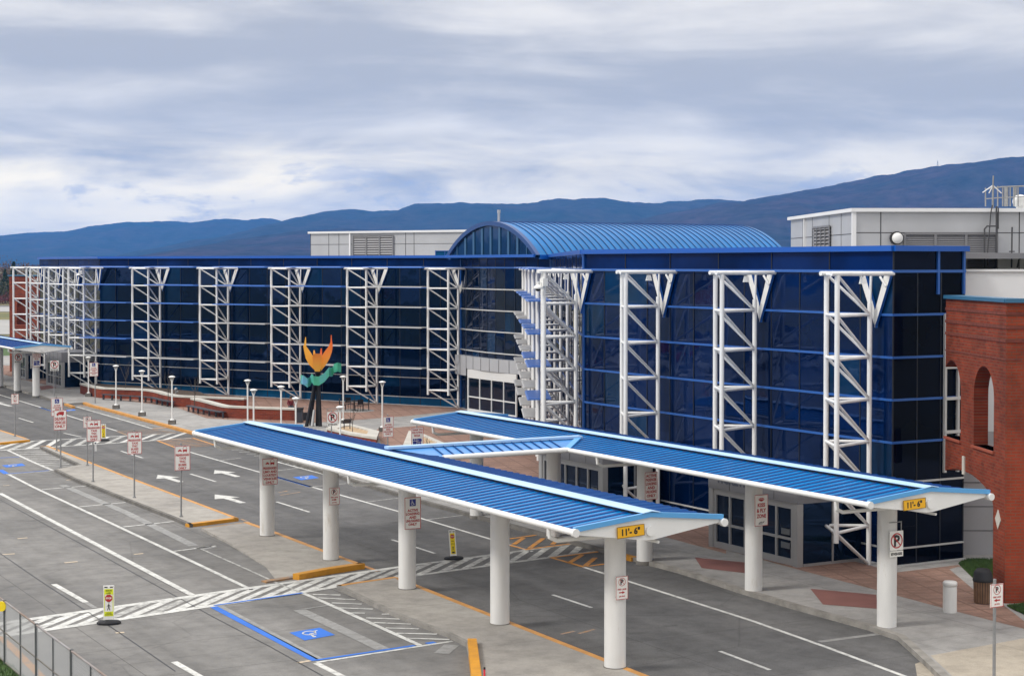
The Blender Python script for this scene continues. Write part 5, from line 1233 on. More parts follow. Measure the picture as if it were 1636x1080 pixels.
bench([(162, 629.5), (190, 631.5), (220, 633), (238, 634.5), (255, 638.5), (272, 641.5)], 'long dark bench following the curved brick wall'); bench([(297, 647.5), (312, 650.5), (330, 654.5), (352, 658)], 'short dark bench at the end of the second brick wall')
def box_planter(top, zt, label, inner=.55):
    p = [at(x, y, zt) for x, y in top]; c = sum(p, Vector()) / len(p); r = thing('stone_planter', label, 'planter', Vector((c.x, c.y, KZ)))
    b = MB(); b.prism([Vector((q.x, q.y, zt - .12)) + (c - q) * .03 for q in p], KZ - .02); b.build('brickwork', MATS['planter_brick'], r)
    ins = [q + (c - q) * (1 - inner) for q in p]; b = MB(); n = len(p)
    for i in range(n):
        j = (i + 1) % n; b.face([p[i], p[j], ins[j], ins[i]]); lo = Vector((0, 0, -.14)); b.face([p[i] + lo, p[j] + lo, p[j], p[i]]); b.face([ins[i], ins[j], ins[j] + lo, ins[i] + lo])
    b.build('cap', M_CAP, r); b = MB(); b.sheet([q + Vector((0, 0, -.07)) for q in ins]); b.build('soil', M_SOIL, r); return r
box_planter([(521, 683), (540, 677), (556, 675.5), (606, 688.5), (602, 698.7), (560, 692)], .62, 'wedge shaped stone planter below the sculpture', .6)
box_planter([(653, 688), (668, 689), (712, 708), (712, 722), (644, 710)], .62, 'stone planter behind the THANK YOU sign', .62)
# slanted plaque in the planter
c = at(555, 684, .6); r = thing('plaque_stand', 'dark slanted plaque standing in the wedge shaped planter', 'plaque', c, ANG); b = MB(); b.box((0, 0, .45), (.55, .04, .36), (Vector((1, 0, 0)), Vector((0, .8, .6)), Vector((0, -.6, .8)))); b.build('plate', M_BENCH, r, False); b = MB(); b.tube((.2, .05, -.1), (.2, .05, .4), .03, 6); b.tube((-.2, .05, -.1), (-.2, .05, .4), .03, 6); b.build('leg', M_BENCH, r, False)
# sculpture
sp = at(503, 682, KZ); kS = sp.y / FPX
def sc(px, py, d=0.0): return Vector((sp.x + (px - 503) * kS, sp.y + d, HC + (ray(px, py).z / ray(px, py).y) * sp.y))
r = thing('sculpture', 'painted metal flower sculpture with orange petals and a green blue ribbon', 'sculpture', sp)
def ribbon(mb, pts, wd, th=.06, m=0):
    """swept plate: pts = list of (centre, half width vector)"""
    n = len(pts); nr = Vector((0, 1, 0)) * th
    for i in range(n - 1):
        (a, u), (b_, w) = pts[i], pts[i + 1]
        mb.mesh([a - u, a + u, b_ + w, b_ - w, a - u + nr, a + u + nr, b_ + w + nr, b_ - w + nr], [(0, 1, 2, 3), (7, 6, 5, 4), (0, 3, 7, 4), (1, 5, 6, 2)], False, m)
b = MB()
for (x0, y0, d0), (x1, y1, d1), ra, rb in (((490.5, 681, -.3), (503, 612, 0), .13, .1), ((495, 680, .3), (505, 608, .1), .09, .08), ((508, 681, 0), (509, 594, 0), .16, .1), ((512.5, 681.5, -.25), (510, 612, 0), .12, .09), ((506.5, 681, .3), (508, 620, .05), .14, .12)): b.tube(sc(x0, y0, d0), sc(x1, y1, d1), ra, 8, rb)
b.build('stem', M_BRONZE, r); b = MB(); b.tube(sc(499.5, 680, -.35), sc(502.5, 654, -.2), .11, 7, .08); b.build('prop', mat('pale_steel', (.5, .5, .5), .4, metal=.5), r)
b = MB(); b.tube(sc(508.5, 604), sc(508, 590), .14, 10, .26); b.build('calyx', M_BRONZE, r)
def orange_mat(n, c0, c1, zlo, zhi):
    m, nt, bb = nodes_mat(n); geo = N(nt, 'ShaderNodeNewGeometry'); sx = N(nt, 'ShaderNodeSeparateXYZ'); nt.links.new(geo.outputs['Position'], sx.inputs[0]); mr = N(nt, 'ShaderNodeMapRange'); nt.links.new(sx.outputs[2], mr.inputs[0]); mr.inputs[1].default_value = zlo; mr.inputs[2].default_value = zhi
    rr = ramp(nt, [(0, c0), (1, c1)]); nt.links.new(mr.outputs[0], rr.inputs[0]); nt.links.new(rr.outputs[0], bb.inputs['Base Color']); bb.inputs['Roughness'].default_value = .4; return m
zb_, zt_ = sc(508, 593).z, sc(508, 545).z
MO = orange_mat('petal_orange', (.75, .38, .04), (.8, .13, .02), zb_, zt_); MO2 = orange_mat('petal_gold', (.72, .3, .02), (.85, .42, .05), zb_, zt_); MO3 = orange_mat('petal_red', (.6, .2, .03), (.7, .07, .02), zb_, zt_)
PX = Vector((kS, 0, 0))
def petal(prof, m, d0, d1):
    """prof: (left px, right px, py) from the calyx to the tip"""
    b = MB(); n = len(prof); pts = []
    for i, (xl, xr, y) in enumerate(prof):
        t = i / (n - 1); d = d0 + (d1 - d0) * math.sin(t * 1.57); a, c = sc(xl, y, d), sc(xr, y, d); pts.append(((a + c) / 2 , (c - a) / 2))
    ribbon(b, pts, 0); b.build('petal', m, r)
petal([(506, 510, 594), (494, 507, 582), (489, 503, 572), (486.5, 495, 560), (485.3, 490, 553), (487, 490, 549), (488.6, 489.6, 538.5)], MO2, -.1, -.2)
petal([(508, 512, 594), (509, 521, 583), (512, 527, 573), (519, 531, 562), (526, 532.5, 553), (529, 531.5, 546), (529.6, 530.6, 535)], MO, -.1, -.25)
petal([(504.5, 512.5, 593), (502, 515, 580), (501, 516, 570), (503, 514.5, 565), (506, 512, 564)], MO, -.4, -.75)
petal([(507, 510, 592), (500, 505, 575), (499.5, 503, 566), (500, 502, 560)], MO2, .2, .4); petal([(508, 511, 592), (509, 514, 572), (510.5, 513.5, 563), (511.5, 513, 557)], MO3, .3, .5); petal([(508, 512, 592), (515, 521, 575), (519, 523, 566), (522, 523, 561.5)], MO3, .2, .3)
def green_mat():
    m, nt, bb = nodes_mat('ribbon_green'); geo = N(nt, 'ShaderNodeNewGeometry'); n = N(nt, 'ShaderNodeTexNoise', Scale=.9, Detail=4.0); nt.links.new(geo.outputs['Position'], n.inputs['Vector']); rr = ramp(nt, [(.35, (.02, .17, .14)), (.5, (.05, .33, .2)), (.68, (.1, .3, .45))]); nt.links.new(n.outputs['Fac'], rr.inputs[0]); nt.links.new(rr.outputs[0], bb.inputs['Base Color']); bb.inputs['Roughness'].default_value = .45; return m
MG = green_mat(); b = MB(); U_ = Vector((0, 0, 7.2 * kS))
rb = [(480.5, 606, -.1), (486, 606, -.5), (493, 611, -.5), (496, 609, -.2), (499.5, 603, -.4), (503, 607, -.6), (511, 608, -.6), (520, 602, -.6), (527.5, 593, -.6), (529.5, 594, -.3), (532, 593.5, -.2), (535, 588, -.4), (541, 585.5, -.6), (546.5, 587.5, -.5)]
for i in range(len(rb) - 1):
    (x0, y0, d0), (x1, y1, d1) = rb[i], rb[i + 1]
    for k in range(3):
        t0_, t1_ = k / 3, (k + 1) / 3; a = sc(x0 + (x1 - x0) * t0_, y0 + (y1 - y0) * t0_, d0 + (d1 - d0) * t0_); c = sc(x0 + (x1 - x0) * t1_, y0 + (y1 - y0) * t1_, d0 + (d1 - d0) * t1_); ribbon(b, [(a, U_), (c, U_)], 0, .05)
b.build('ribbon', MG, r)
b = MB(); b.lathe(Vector((sp.x, sp.y, KZ)), [(.9, 0), (.9, .06)], 20); b.build('footing', M_WALK, r)
# patio set
tp = at(566, 656, KZ); r = thing('patio_table', 'round black metal patio table on the brick plaza', 'table', tp); b = MB(); b.lathe((0, 0, .7), [(.55, 0), (.55, .04)], 18); b.build('tabletop', M_BLACK, r, False); b = MB(); b.tube((0, 0, 0), (0, 0, .72), .05, 8); b.lathe((0, 0, 0), [(.3, 0), (.28, .03), (.06, .06)], 12); b.build('pedestal', M_BLACK, r, False)
b = MB(); b.tube((0, 0, .7), (0, 0, 1.15), .025, 6); b.build('umbrella_socket', M_BLACK, r, False)
pc = None
for a, lb in ((10, 'black patio chair on the right side of the round table'), (120, 'black patio chair behind the round table'), (190, 'black patio chair on the left side of the round table'), (300, 'black patio chair in front of the round table')):
    p = tp + Vector((math.cos(rad(a)) * .85, math.sin(rad(a)) * .85, 0))
    if pc is None:
        pc = thing('patio_chair', lb, 'chair', p, rad(a), 'black patio chairs'); b = MB(); b.box((0, 0, .44), (.46, .46, .03)); b.build('seat', M_BLACK, pc, False); b = MB(); b.box((.25, 0, .72), (.025, .46, .36)); b.build('backrest', M_BLACK, pc, False)
        for x in (-.2, .22):
            for y in (-.2, .2): b = MB(); b.tube((x, y, 0), (x, y, .44 if x < 0 else .9), .018, 5); b.build('leg', M_BLACK, pc, False)
    else: dup(pc, p, rad(a), lb)
b = MB(); b.lathe(tp + Vector((0, 0, .005)), [(1.5, 0), (1.5, .004)], 24); struct('patio_pad', b, M_WALK)
# suitcase and litter bin by the sculpture
p = at(486.5, 672.5, KZ); r = thing('suitcase', 'black upright suitcase with raised handle beside the sculpture', 'suitcase', p); b = MB(); b.box((0, 0, .32), (.36, .24, .54)); b.build('shell', M_RUBBER, r, False); b = MB()
for q in (-.1, .1): b.tube((q, .08, .58), (q, .08, 1.0), .012, 5)
b.tube((-.1, .08, 1.0), (.1, .08, 1.0), .016, 5); b.build('handle', M_GALV, r, False); b = MB()
for q in (-.13, .13): b.tube((q - .02, 0, .035), (q + .02, 0, .035), .035, 8)
b.build('wheel', M_BLACK, r, False)
p = at(478, 675, KZ); r = thing('litter_bin', 'dark square litter bin at the end of the brick wall', 'litter bin', p); b = MB(); b.box((0, 0, .45), (.5, .5, .9)); b.build('bin_body', M_BENCH, r, False); b = MB(); b.box((0, 0, .96), (.56, .56, .12)); b.box((0, -.26, .8), (.34, .02, .12)); b.build('lid', M_RUBBER, r, False)
# seated person
pp = Vector(((464.5 - CX) / FPX * 124.5, 124.5, KZ)); r = thing('person', 'person in a maroon top sitting behind the brick wall', 'person', pp, rad(15))
def skin_obj(name, joints, edges, m, parent):
    me = bpy.data.meshes.new(name); me.from_pydata([j[0] for j in joints], edges, []); o = bpy.data.objects.new(name, me); COL.objects.link(o); o.parent = parent; me.materials.append(m)
    o.modifiers.new('s', 'SKIN'); 
    for i, j in enumerate(joints): sv = me.skin_vertices[0].data[i]; sv.radius = (j[1], j[2] if len(j) > 2 else j[1]); sv.use_root = (i == 0)
    o.modifiers.new('b', 'SUBSURF').levels = 1; o.modifiers['b'].render_levels = 2
    for p_ in me.polygons: p_.use_smooth = True
    return o
M_SKIN = mat('skin', (.32, .18, .12), .6); M_SHIRT = mat('maroon_cloth', (.13, .012, .018), .85); M_HAIR = mat('dark_hair', (.02, .015, .012), .7); M_JEAN = mat('dark_trousers', (.03, .035, .05), .85)
J = [((0, 0, .5), .14, .11), ((0, 0, .72), .13, .1), ((0, .01, .92), .16, .1), ((0, .0, 1.03), .06), ((0, -.02, 1.13), .09, .1), ((0, -.02, 1.22), .075, .085),
     ((-.2, 0, .95), .055), ((-.25, -.08, .7), .045), ((-.12, -.28, .58), .035), ((.2, 0, .95), .055), ((.25, -.08, .7), .045), ((.12, -.28, .58), .035),
     ((-.1, -.05, .47), .09), ((-.11, -.42, .47), .07), ((-.11, -.44, .06), .045), ((-.11, -.55, .04), .04), ((.1, -.05, .47), .09), ((.11, -.42, .47), .07), ((.11, -.44, .06), .045), ((.11, -.55, .04), .04)]
skin_obj('body', J, [(0, 1), (1, 2), (2, 3), (3, 4), (4, 5), (2, 6), (6, 7), (7, 8), (2, 9), (9, 10), (10, 11), (0, 12), (12, 13), (13, 14), (14, 15), (0, 16), (16, 17), (17, 18), (18, 19)], M_SKIN, r)
skin_obj('shirt', [((0, 0, .5), .16, .13), ((0, 0, .72), .15, .12), ((0, .01, .93), .18, .12), ((-.2, 0, .95), .075), ((-.25, -.07, .72), .065), ((-.14, -.26, .6), .055), ((.2, 0, .95), .075), ((.25, -.07, .72), .065), ((.14, -.26, .6), .055)], [(0, 1), (1, 2), (2, 3), (3, 4), (4, 5), (2, 6), (6, 7), (7, 8)], M_SHIRT, r)
skin_obj('trousers', [((0, 0, .48), .15, .13), ((-.1, -.05, .47), .1), ((-.11, -.42, .47), .085), ((-.11, -.44, .12), .065), ((.1, -.05, .47), .1), ((.11, -.42, .47), .085), ((.11, -.44, .12), .065)], [(0, 1), (1, 2), (2, 3), (0, 4), (4, 5), (5, 6)], M_JEAN, r)
b = MB(); b.ball((0, .01, 1.19), .125, sc=(.95, 1.05, 1.05), nu=12, nv=8); b.build('hair', M_HAIR, r, False)
sb = thing('seat_block', 'dark stone seat under the person in maroon', 'seat', pp + Vector((0, .05, 0)), rad(15)); b = MB(); b.box((0, 0, .18), (.9, .4, .36)); b.build('plinth', M_BENCH, sb, False); b = MB(); b.box((0, 0, .38), (1.0, .46, .05)); b.build('slab', M_BENCH, sb, False)
# bin and bollard by the brick arch
p = at(1570, 963, KZ); r = thing('litter_bin', 'round litter bin with wooden slats and black domed lid by the brick pier', 'litter bin', p); b = MB(); b.lathe((0, 0, 0), [(.24, .02), (.27, .72)], 20); b.build('liner', M_DARK, r, False)
b = MB()
for i in range(22): a = 2 * math.pi * i / 22; b.boxp((.262 * math.cos(a), .262 * math.sin(a), .03), (.29 * math.cos(a), .29 * math.sin(a), .72), .058, .02, up=Vector((math.cos(a), math.sin(a), 0)))
b.build('slat', mat('bin_wood', (.2, .115, .065), .75, var=.3, vscale=4), r, False)
b = MB(); b.lathe((0, 0, .7), [(.31, 0), (.325, .06), (.3, .1), (.28, .3), (.2, .4), (.05, .43)], 22); b.build('lid', M_RUBBER, r, False)
p = at(1517.5, 977, KZ); r = thing('bollard', 'stubby white round bollard on the sidewalk near the brick pier', 'bollard', p); b = MB(); b.lathe((0, 0, 0), [(.215, 0), (.215, .8)], 22); b.build('post', M_COLUMN, r, False); b = MB(); b.lathe((0, 0, .8), [(.2, -.01), (.2, .02), (.222, .02), (.222, .13), (.19, .16), (.02, .175)], 22); b.build('cap', M_COLUMN, r, False)
# red marker
p = at(774, 1100, IZ); r = thing('marker_stake', 'thin red marker stake with black tip beside the yellow kerb', 'stake', p); kk = p.y / FPX; b = MB(); b.tube((0, 0, 0), (0, 0, .5), .025, 8); b.build('rod', mat('marker_red', (.7, .03, .05), .5), r, False); b = MB(); b.tube((0, 0, .5), (0, 0, .56), .027, 8); b.build('tip', M_BLACK, r, False)
# chain-link fence
FV = 10.8; FT = 1.75
r = thing('chain_link_fence', 'chain link fence with rusty top rail in the grassy corner', 'fence', L(47.7, FV, 0)); posts = [54.6, 52.9, 51.15, 49.4, 47.7, 45.9, 44.2, 42.5, 40.8, 39.1, 37.4, 35.7]
for i, s_ in enumerate(posts): b = MB(); w_ = .045 if i % 2 == 0 else .03; b.tube(L(s_, FV, 0), L(s_, FV, FT + (.04 if i % 2 == 0 else 0)), w_, 8); b.build('post', mat('fence_post', (.12, .13, .13), .5, metal=.5, var=.3), r)
b = MB(); b.tube(L(54.6, FV, FT), L(35.7, FV, FT), .028, 7); b.build('top_rail', mat('rusty_rail', (.2, .12, .07), .7, metal=.3, var=.5, vscale=.6, col2=(.3, .3, .31)), r); b = MB(); b.tube(L(54.6, FV, .9), L(35.7, FV, .9), .022, 7); b.tube(L(54.6, FV, .08), L(35.7, FV, .08), .022, 7); b.build('lower_rail', mat('fence_rail', (.22, .2, .17), .6, metal=.4, var=.4), r)
b = MB(); st = .085; x = 35.7 - FT
while x < 54.6:
    for sg in (1, -1):
        a0, a1 = (x, x + FT) if sg > 0 else (x + FT, x); za, zb = .05, FT
        # clip to the fence length
        def cl(s_, z_, t_s, t_z):
            return s_, z_
        p0, p1 = [a0, za], [a1, zb]
        for lim, sgn in ((35.7, 1), (54.6, -1)):
            for P_, Q_ in ((p0, p1), (p1, p0)):
                if (P_[0] - lim) * sgn < 0 and (Q_[0] - lim) * sgn > 0:
                    t = (lim - P_[0]) / (Q_[0] - P_[0]); P_[1] += (Q_[1] - P_[1]) * t; P_[0] = lim
        if 35.69 <= p0[0] <= 54.61 and 35.69 <= p1[0] <= 54.61 and abs(p0[0] - p1[0]) > .01: b.tube(L(p0[0], FV, p0[1]), L(p1[0], FV, p1[1]), .0045, 3, cap=False)
    x += st
b.build('wire_mesh', mat('galvanised_wire', (.42, .43, .43), .5, metal=.2), r)
b = MB(); c = L(47.72, FV - .05, FT - .12); b.tube(c - V * .03 - U * .03, c - V * .06 - U * .06, .14, 16); o = b.build('warning_disc', M_SIGNY); tag(o, 'round yellow disc fixed to the fence post in the corner', 'sign')

# saplings in the planters
def bare(root, p, hgt, seed, r0=.03, depth=4, m=None, spread=.5):
    rr = random.Random(seed); tr = MB(); br = MB()
    def grow(a, d, l, r_, k):
        e = a + d * l; (tr if k == 0 else br).tube(a, e, r_, 5, r_ * .65, cap=False)
        if k >= depth: return
        for i in range(2 if k else 4):
            nd = (d + Vector((rr.uniform(-1, 1), rr.uniform(-1, 1), rr.uniform(-.1, .6))) * spread).normalized(); grow(a + d * l * rr.uniform(.6, 1.0), nd, l * rr.uniform(.5, .8), r_ * .6, k + 1)
    grow(p, Vector((rr.uniform(-.06, .06), 0, 1)).normalized(), hgt * .42, r0, 0)
    return tr, br
M_BARK = mat('grey_bark', (.1, .085, .07), .9, var=.3, vscale=6)
for i, (px, Y, z0, hh, lb) in enumerate(((200, 138, .5, 3.0, 'bare sapling behind the curved wall, nearest the bend'), (268, 131, .5, 2.4, 'bare sapling behind the curved wall beside the fourth lamp'), (310, 126, .5, 2.7, 'bare sapling behind the gap between the brick walls'), (563, 106, .5, 1.7, 'thin bare sapling in the wedge shaped planter'), (684.5, 90, .5, 1.7, 'thin bare sapling in the planter behind the THANK YOU sign'))):
    p = Vector(((px - CX) / FPX * Y, Y, z0)); r = thing('sapling', lb, 'young tree', p, 0, 'bare saplings in the planters'); a, c = bare(r, p, hh, 40 + i, .025 if hh < 2 else .035); a.build('trunk', M_BARK, r); c.build('crown', M_BARK, r)
b = MB(); p = at(281, 633, .8); b.tube(p - zz * .4, p + zz * .45, .04, 6); b.ball(p + zz * .55, .13); b.ball(p + zz * .35 + Vector((.12, 0, 0)), .09); o = b.build('spigot', M_GALV); tag(o, 'grey water standpipe in the bed behind the curved brick wall', 'standpipe')

# ------------------------------------------------------------------ trees beyond the airfield
M_CONI = mat('conifer_green', (.022, .05, .02), .9, var=.5, vscale=.4, col2=(.012, .03, .014)); M_TWIG = mat('winter_twigs', (.1, .075, .06), .95, var=.4, vscale=.3, col2=(.13, .07, .05)); M_REDB = mat('red_twigs', (.16, .045, .045), .95, var=.4, vscale=.5); M_OLIVE = mat('olive_leaves', (.07, .075, .025), .95, var=.4, vscale=.4)
def crown_faces(mb, c, rx, rz, n, size, rr, shape):
    lob = [(Vector((rr.gauss(0, .45), rr.gauss(0, .45), rr.gauss(0, .4))), rr.uniform(.35, .7)) for _ in range(9)]
    for _ in range(n):
        if shape == 'cone':
            t = rr.random() ** .8; ang = rr.uniform(0, 6.283); w = rx * (1 - t) * (.55 + .45 * abs(math.sin(t * 24))) * math.sqrt(rr.uniform(.3, 1)); p = c + Vector((math.cos(ang) * w, math.sin(ang) * w, (t * 2 - 1) * rz))
        else:
            lc, lr = rr.choice(lob); v_ = Vector((rr.gauss(0, 1), rr.gauss(0, 1), rr.gauss(0, 1))).normalized() * lr * (.6 + .4 * rr.random()); q = lc + v_; p = c + Vector((q.x * rx, q.y * rx, q.z * rz))
        a = Vector((rr.uniform(-1, 1), rr.uniform(-1, 1), rr.uniform(-1, 1))).normalized() * size * rr.uniform(.5, 1.3); b_ = Vector((rr.uniform(-1, 1), rr.uniform(-1, 1), rr.uniform(-1, 1))).normalized() * size * rr.uniform(.5, 1.3)
        mb.face([p, p + a, p + b_])
def far_tree(px, Y, hgt, kind, label, group, seed):
    rr = random.Random(seed); p = Vector(((px - CX) / FPX * Y, Y, -.05)); r = thing({'cone': 'conifer', 'bare': 'bare_tree', 'red': 'red_shrub', 'olive': 'shrub'}[kind], label, 'tree' if kind in ('cone', 'bare') else 'shrub', p, 0, group)
    b = MB(); b.tube(p, p + zz * hgt * .6, hgt * .022, 6, hgt * .008)
    for i in range(6): a = rr.uniform(0, 6.28); b.tube(p + zz * hgt * rr.uniform(.25, .5), p + zz * hgt * rr.uniform(.6, .85) + Vector((math.cos(a), math.sin(a), 0)) * hgt * .2, hgt * .008, 4, hgt * .003)
    b.build('trunk', M_BARK, r); b = MB()
    if kind == 'cone': crown_faces(b, p + zz * hgt * .54, hgt * .3, hgt * .46, 900, hgt * .05, rr, 'cone')
    elif kind == 'bare': crown_faces(b, p + zz * hgt * .6, hgt * .42, hgt * .4, 800, hgt * .035, rr, 'ball')
    else: crown_faces(b, p + zz * hgt * .45, hgt * .8, hgt * .5, 600, hgt * .09, rr, 'ball')
    b.build('crown', {'cone': M_CONI, 'bare': M_TWIG, 'red': M_REDB, 'olive': M_OLIVE}[kind], r)
GTB = 'trees beyond the airfield'
spec = [(-8, 500, 10.5, 'cone', 'dark conifer beyond the runway at the very edge of the photo'), (8, 485, 9.5, 'cone', 'dark conifer beyond the runway, second from the photo edge'), (22, 505, 11.5, 'cone', 'tallest dark conifer beyond the runway, just left of the first truss'), (44, 500, 10, 'cone', 'dark conifer seen above the brick wall at the far wing'),
        (-14, 530, 12.5, 'bare', 'bare brown tree behind the first conifer at the photo edge'), (2, 540, 12, 'bare', 'bare brown tree between the two conifers at the photo edge'), (15, 535, 12.5, 'bare', 'bare brown tree left of the tallest conifer'), (32, 530, 12.5, 'bare', 'bare brown tree right of the tallest conifer'), (52, 540, 12, 'bare', 'bare brown tree above the roof corner of the far wing'), (70, 540, 11.5, 'bare', 'bare brown tree behind the far wing roof'),
        (-6, 470, 3.4, 'red', 'red twigged shrub beyond the runway at the photo edge'), (5, 472, 3.2, 'red', 'red twigged shrub second from the photo edge'), (15, 470, 3.4, 'red', 'red twigged shrub just left of the first truss'), (27, 474, 3.2, 'red', 'red twigged shrub behind the first truss'),
        (4, 478, 6.5, 'olive', 'olive bush in front of the conifers beyond the runway'), (16, 480, 6.0, 'olive', 'olive bush under the tallest conifer'), (36, 482, 6, 'olive', 'olive bush behind the white trusses')]
for i, (px, Y, hh, kd, lb) in enumerate(spec): far_tree(px, Y, hh, kd, lb, GTB, 300 + i)
b = MB(); rr = random.Random(5)
for i in range(150):                                   # wood behind, one mass
    x = -420 + 900 * rr.random(); Y = rr.uniform(560, 760); hh = rr.uniform(8, 12); crown_faces(b, Vector((x - 60, Y, hh * .5)), hh * .6, hh * .5, 90, 1.3, rr, 'ball')
o = b.build('far_woodland', M_TWIG); o['kind'] = 'stuff'

# ------------------------------------------------------------------ car park west of the road, which the glass mirrors
def car_proto(name, m, p, rz, label):
    r = thing(name, label, 'car', p, rz, 'cars parked in the lot mirrored by the glass')
    P = lambda x, z: Vector((x, -.85, z)); b = MB()
    b.extrude([[(-2.2, .28), (2.2, .28), (2.25, .62), (2.1, .82), (1.1, .93), (-1.75, .98), (-2.2, .9), (-2.25, .5)]], P, Vector((0, 1, 0)), 1.7); b.build('body', m, r, False)
    vs = [(-1.75, -.78, .95), (1.05, -.78, .93), (.35, -.64, 1.42), (-1.15, -.64, 1.44), (-1.75, .78, .95), (1.05, .78, .93), (.35, .64, 1.42), (-1.15, .64, 1.44)]
    b = MB(); b.mesh(vs, [(0, 1, 2, 3), (7, 6, 5, 4), (1, 5, 6, 2), (4, 0, 3, 7)]); b.build('window', M_GLASSD, r, False); b = MB(); b.mesh([(x, y, z + .03) for x, y, z in (vs[2], vs[6], vs[7], vs[3])] + [vs[2], vs[6], vs[7], vs[3]], [(0, 1, 2, 3), (0, 4, 5, 1), (1, 5, 6, 2), (2, 6, 7, 3), (3, 7, 4, 0)]); b.build('roof', m, r, False)
    for x in (-1.4, 1.4):
        for y in (-.86, .86): b = MB(); b.tube((x, y - .1, .33), (x, y + .1, .33), .33, 12); b.build('wheel', M_RUBBER, r, False)
    return r
CARC = [mat('car_white', (.75, .75, .74), .25), mat('car_silver', (.4, .41, .43), .25, metal=.5), mat('car_red', (.35, .02, .02), .25), mat('car_blue', (.03, .07, .2), .25)]
CN = ['white', 'silver', 'red', 'dark blue']; cps = [None] * 4; rc = random.Random(8)
for row, v_ in enumerate((-14, -20, -34, -40)):
    for k in range(11):
        s_ = 104 + row * 14 + k * 5.4
        ci = rc.choice((0, 0, 1, 1, 2, 3)); p = L(s_, v_, .02); rz = ANG + (0 if row % 2 else math.pi); lb = CN[ci] + ' car parked in the lot mirrored by the terminal glass'
        if cps[ci] is None: cps[ci] = car_proto('parked_car', CARC[ci], p, rz, lb)
        else: dup(cps[ci], p, rz, lb)
p = L(133.5, -10, 0); r = thing('flagpole', 'tall white flagpole flying a striped flag, mirrored in the ticketing wing glass', 'flagpole', p); b = MB(); b.tube(p, p + zz * 12, .08, 8, .04); b.ball(p + zz * 12.05, .1); b.build('pole', M_WPAINT, r); b = MB()
for i in range(13):
    for j in range(14):
        f = lambda jj, ii: p + zz * (9.7 - .17 * ii - .05 * jj) - U * (.23 * jj + .1) + V * (.22 * math.sin(jj * .8 + ii * .1))
        b.face([f(j, i), f(j + 1, i), f(j + 1, i + 1), f(j, i + 1)], m=2 if (i < 7 and j < 6) else i % 2)
b.build('flag', [mat('flag_red', (.55, .03, .04), .7), M_SIGNW, mat('flag_blue', (.02, .03, .2), .7)], r)

# ------------------------------------------------------------------ mountains
M_HILL = None
def hill_mat(name, c1, c2):
    m, nt, bb = nodes_mat(name); geo = N(nt, 'ShaderNodeNewGeometry'); n = N(nt, 'ShaderNodeTexNoise', Scale=.0035, Detail=8.0, Roughness=.65); nt.links.new(geo.outputs['Position'], n.inputs['Vector']); rr_ = ramp(nt, [(.35, c1), (.62, c2)]); nt.links.new(n.outputs['Fac'], rr_.inputs[0])
    n2 = N(nt, 'ShaderNodeTexNoise', Scale=.02, Detail=8.0, Roughness=.75); nt.links.new(geo.outputs['Position'], n2.inputs['Vector']); r2_ = ramp(nt, [(.3, (.35,) * 3), (.7, (1.7,) * 3)]); nt.links.new(n2.outputs['Fac'], r2_.inputs[0]); c = mix(nt, rr_.outputs[0], r2_.outputs[0], 1.0, 'MULTIPLY'); nt.links.new(c, bb.inputs['Base Color']); bb.inputs['Roughness'].default_value = 1; bb.inputs['Specular IOR Level'].default_value = 0; return m
def fbm(x, y, seed):
    from mathutils import noise
    return noise.fractal(Vector((x, y, seed)), .9, 2.1, 5)
def ridge(pts, D, depth, m, seed, rough=.06, nx=260, nd=26, dskew=0.0):
    b = MB(); x0, x1 = pts[0][0], pts[-1][0]; grid = []
    def crest(px):
        for (xa, ya), (xb, yb) in zip(pts, pts[1:]):
            if xa <= px <= xb: t = (px - xa) / (xb - xa); t = t * t * (3 - 2 * t) * .5 + t * .5; return ya + (yb - ya) * t
        return pts[-1][1]
    for i in range(nx + 1):
        px = x0 + (x1 - x0) * i / nx; py = crest(px); Dp = D * (1 + dskew * (px - 818) / 818); col = []
        zc = HC + (HY - py) * Dp / FPX
        for j in range(nd + 1):
            t = j / nd * 1.5                     # 0 foot, 1 crest, 1.5 back foot
            Y = Dp - depth * (1 - t); X = (px - CX) / FPX * Dp
            prof = math.sin(min(t, 1) * math.pi / 2) ** 1.15 if t <= 1 else max(0, 1 - (t - 1) * 1.6)
            nz = fbm(X * .0016, Y * .0012, seed) * .26 + fbm(X * .006, Y * .004, seed + 3) * .1
            z = zc * (prof + nz * (1 - abs(2 * min(t, 1) - 1) ** 1.5) * .55 * (1 if t < 1 else 0)) + (zc * rough * .22 * fbm(X * .02, 0, seed + 9) if t > .8 else 0)
            col.append(Vector((X, Y, max(z, -3) if 0 < j < nd else -4)))
        grid.append(col)
    n = nd + 1; vs = [p for c in grid for p in c]; fs = [(i * n + j, (i + 1) * n + j, (i + 1) * n + j + 1, i * n + j + 1) for i in range(nx) for j in range(nd)]
    b.mesh(vs, fs, True); return struct('mountain', b, m)
H1 = hill_mat('far_forest', (.016, .024, .028), (.036, .03, .034)); H2 = hill_mat('near_forest', (.046, .032, .042), (.022, .024, .032))
ridge([(-260, 404), (-60, 394), (0, 389), (40, 379), (85, 371.5), (120, 371), (150, 368.5), (200, 361), (235, 358), (290, 355.5), (330, 358.5), (375, 352), (420, 353.5), (440, 351), (470, 360), (520, 366), (620, 390), (700, 410)], 9500, 2600, H1, 1.3)
ridge([(250, 420), (330, 392), (400, 372), (455, 357), (500, 346), (535, 338), (565, 335), (600, 338), (640, 336.5), (655, 330), (675, 326.5), (720, 325.5), (780, 327.5), (830, 328.5), (880, 325), (920, 323), (965, 324), (1000, 330), (1035, 331.5), (1080, 327), (1130, 323.5), (1155, 323), (1200, 330), (1300, 350)], 7600, 2300, H1, 4.7)
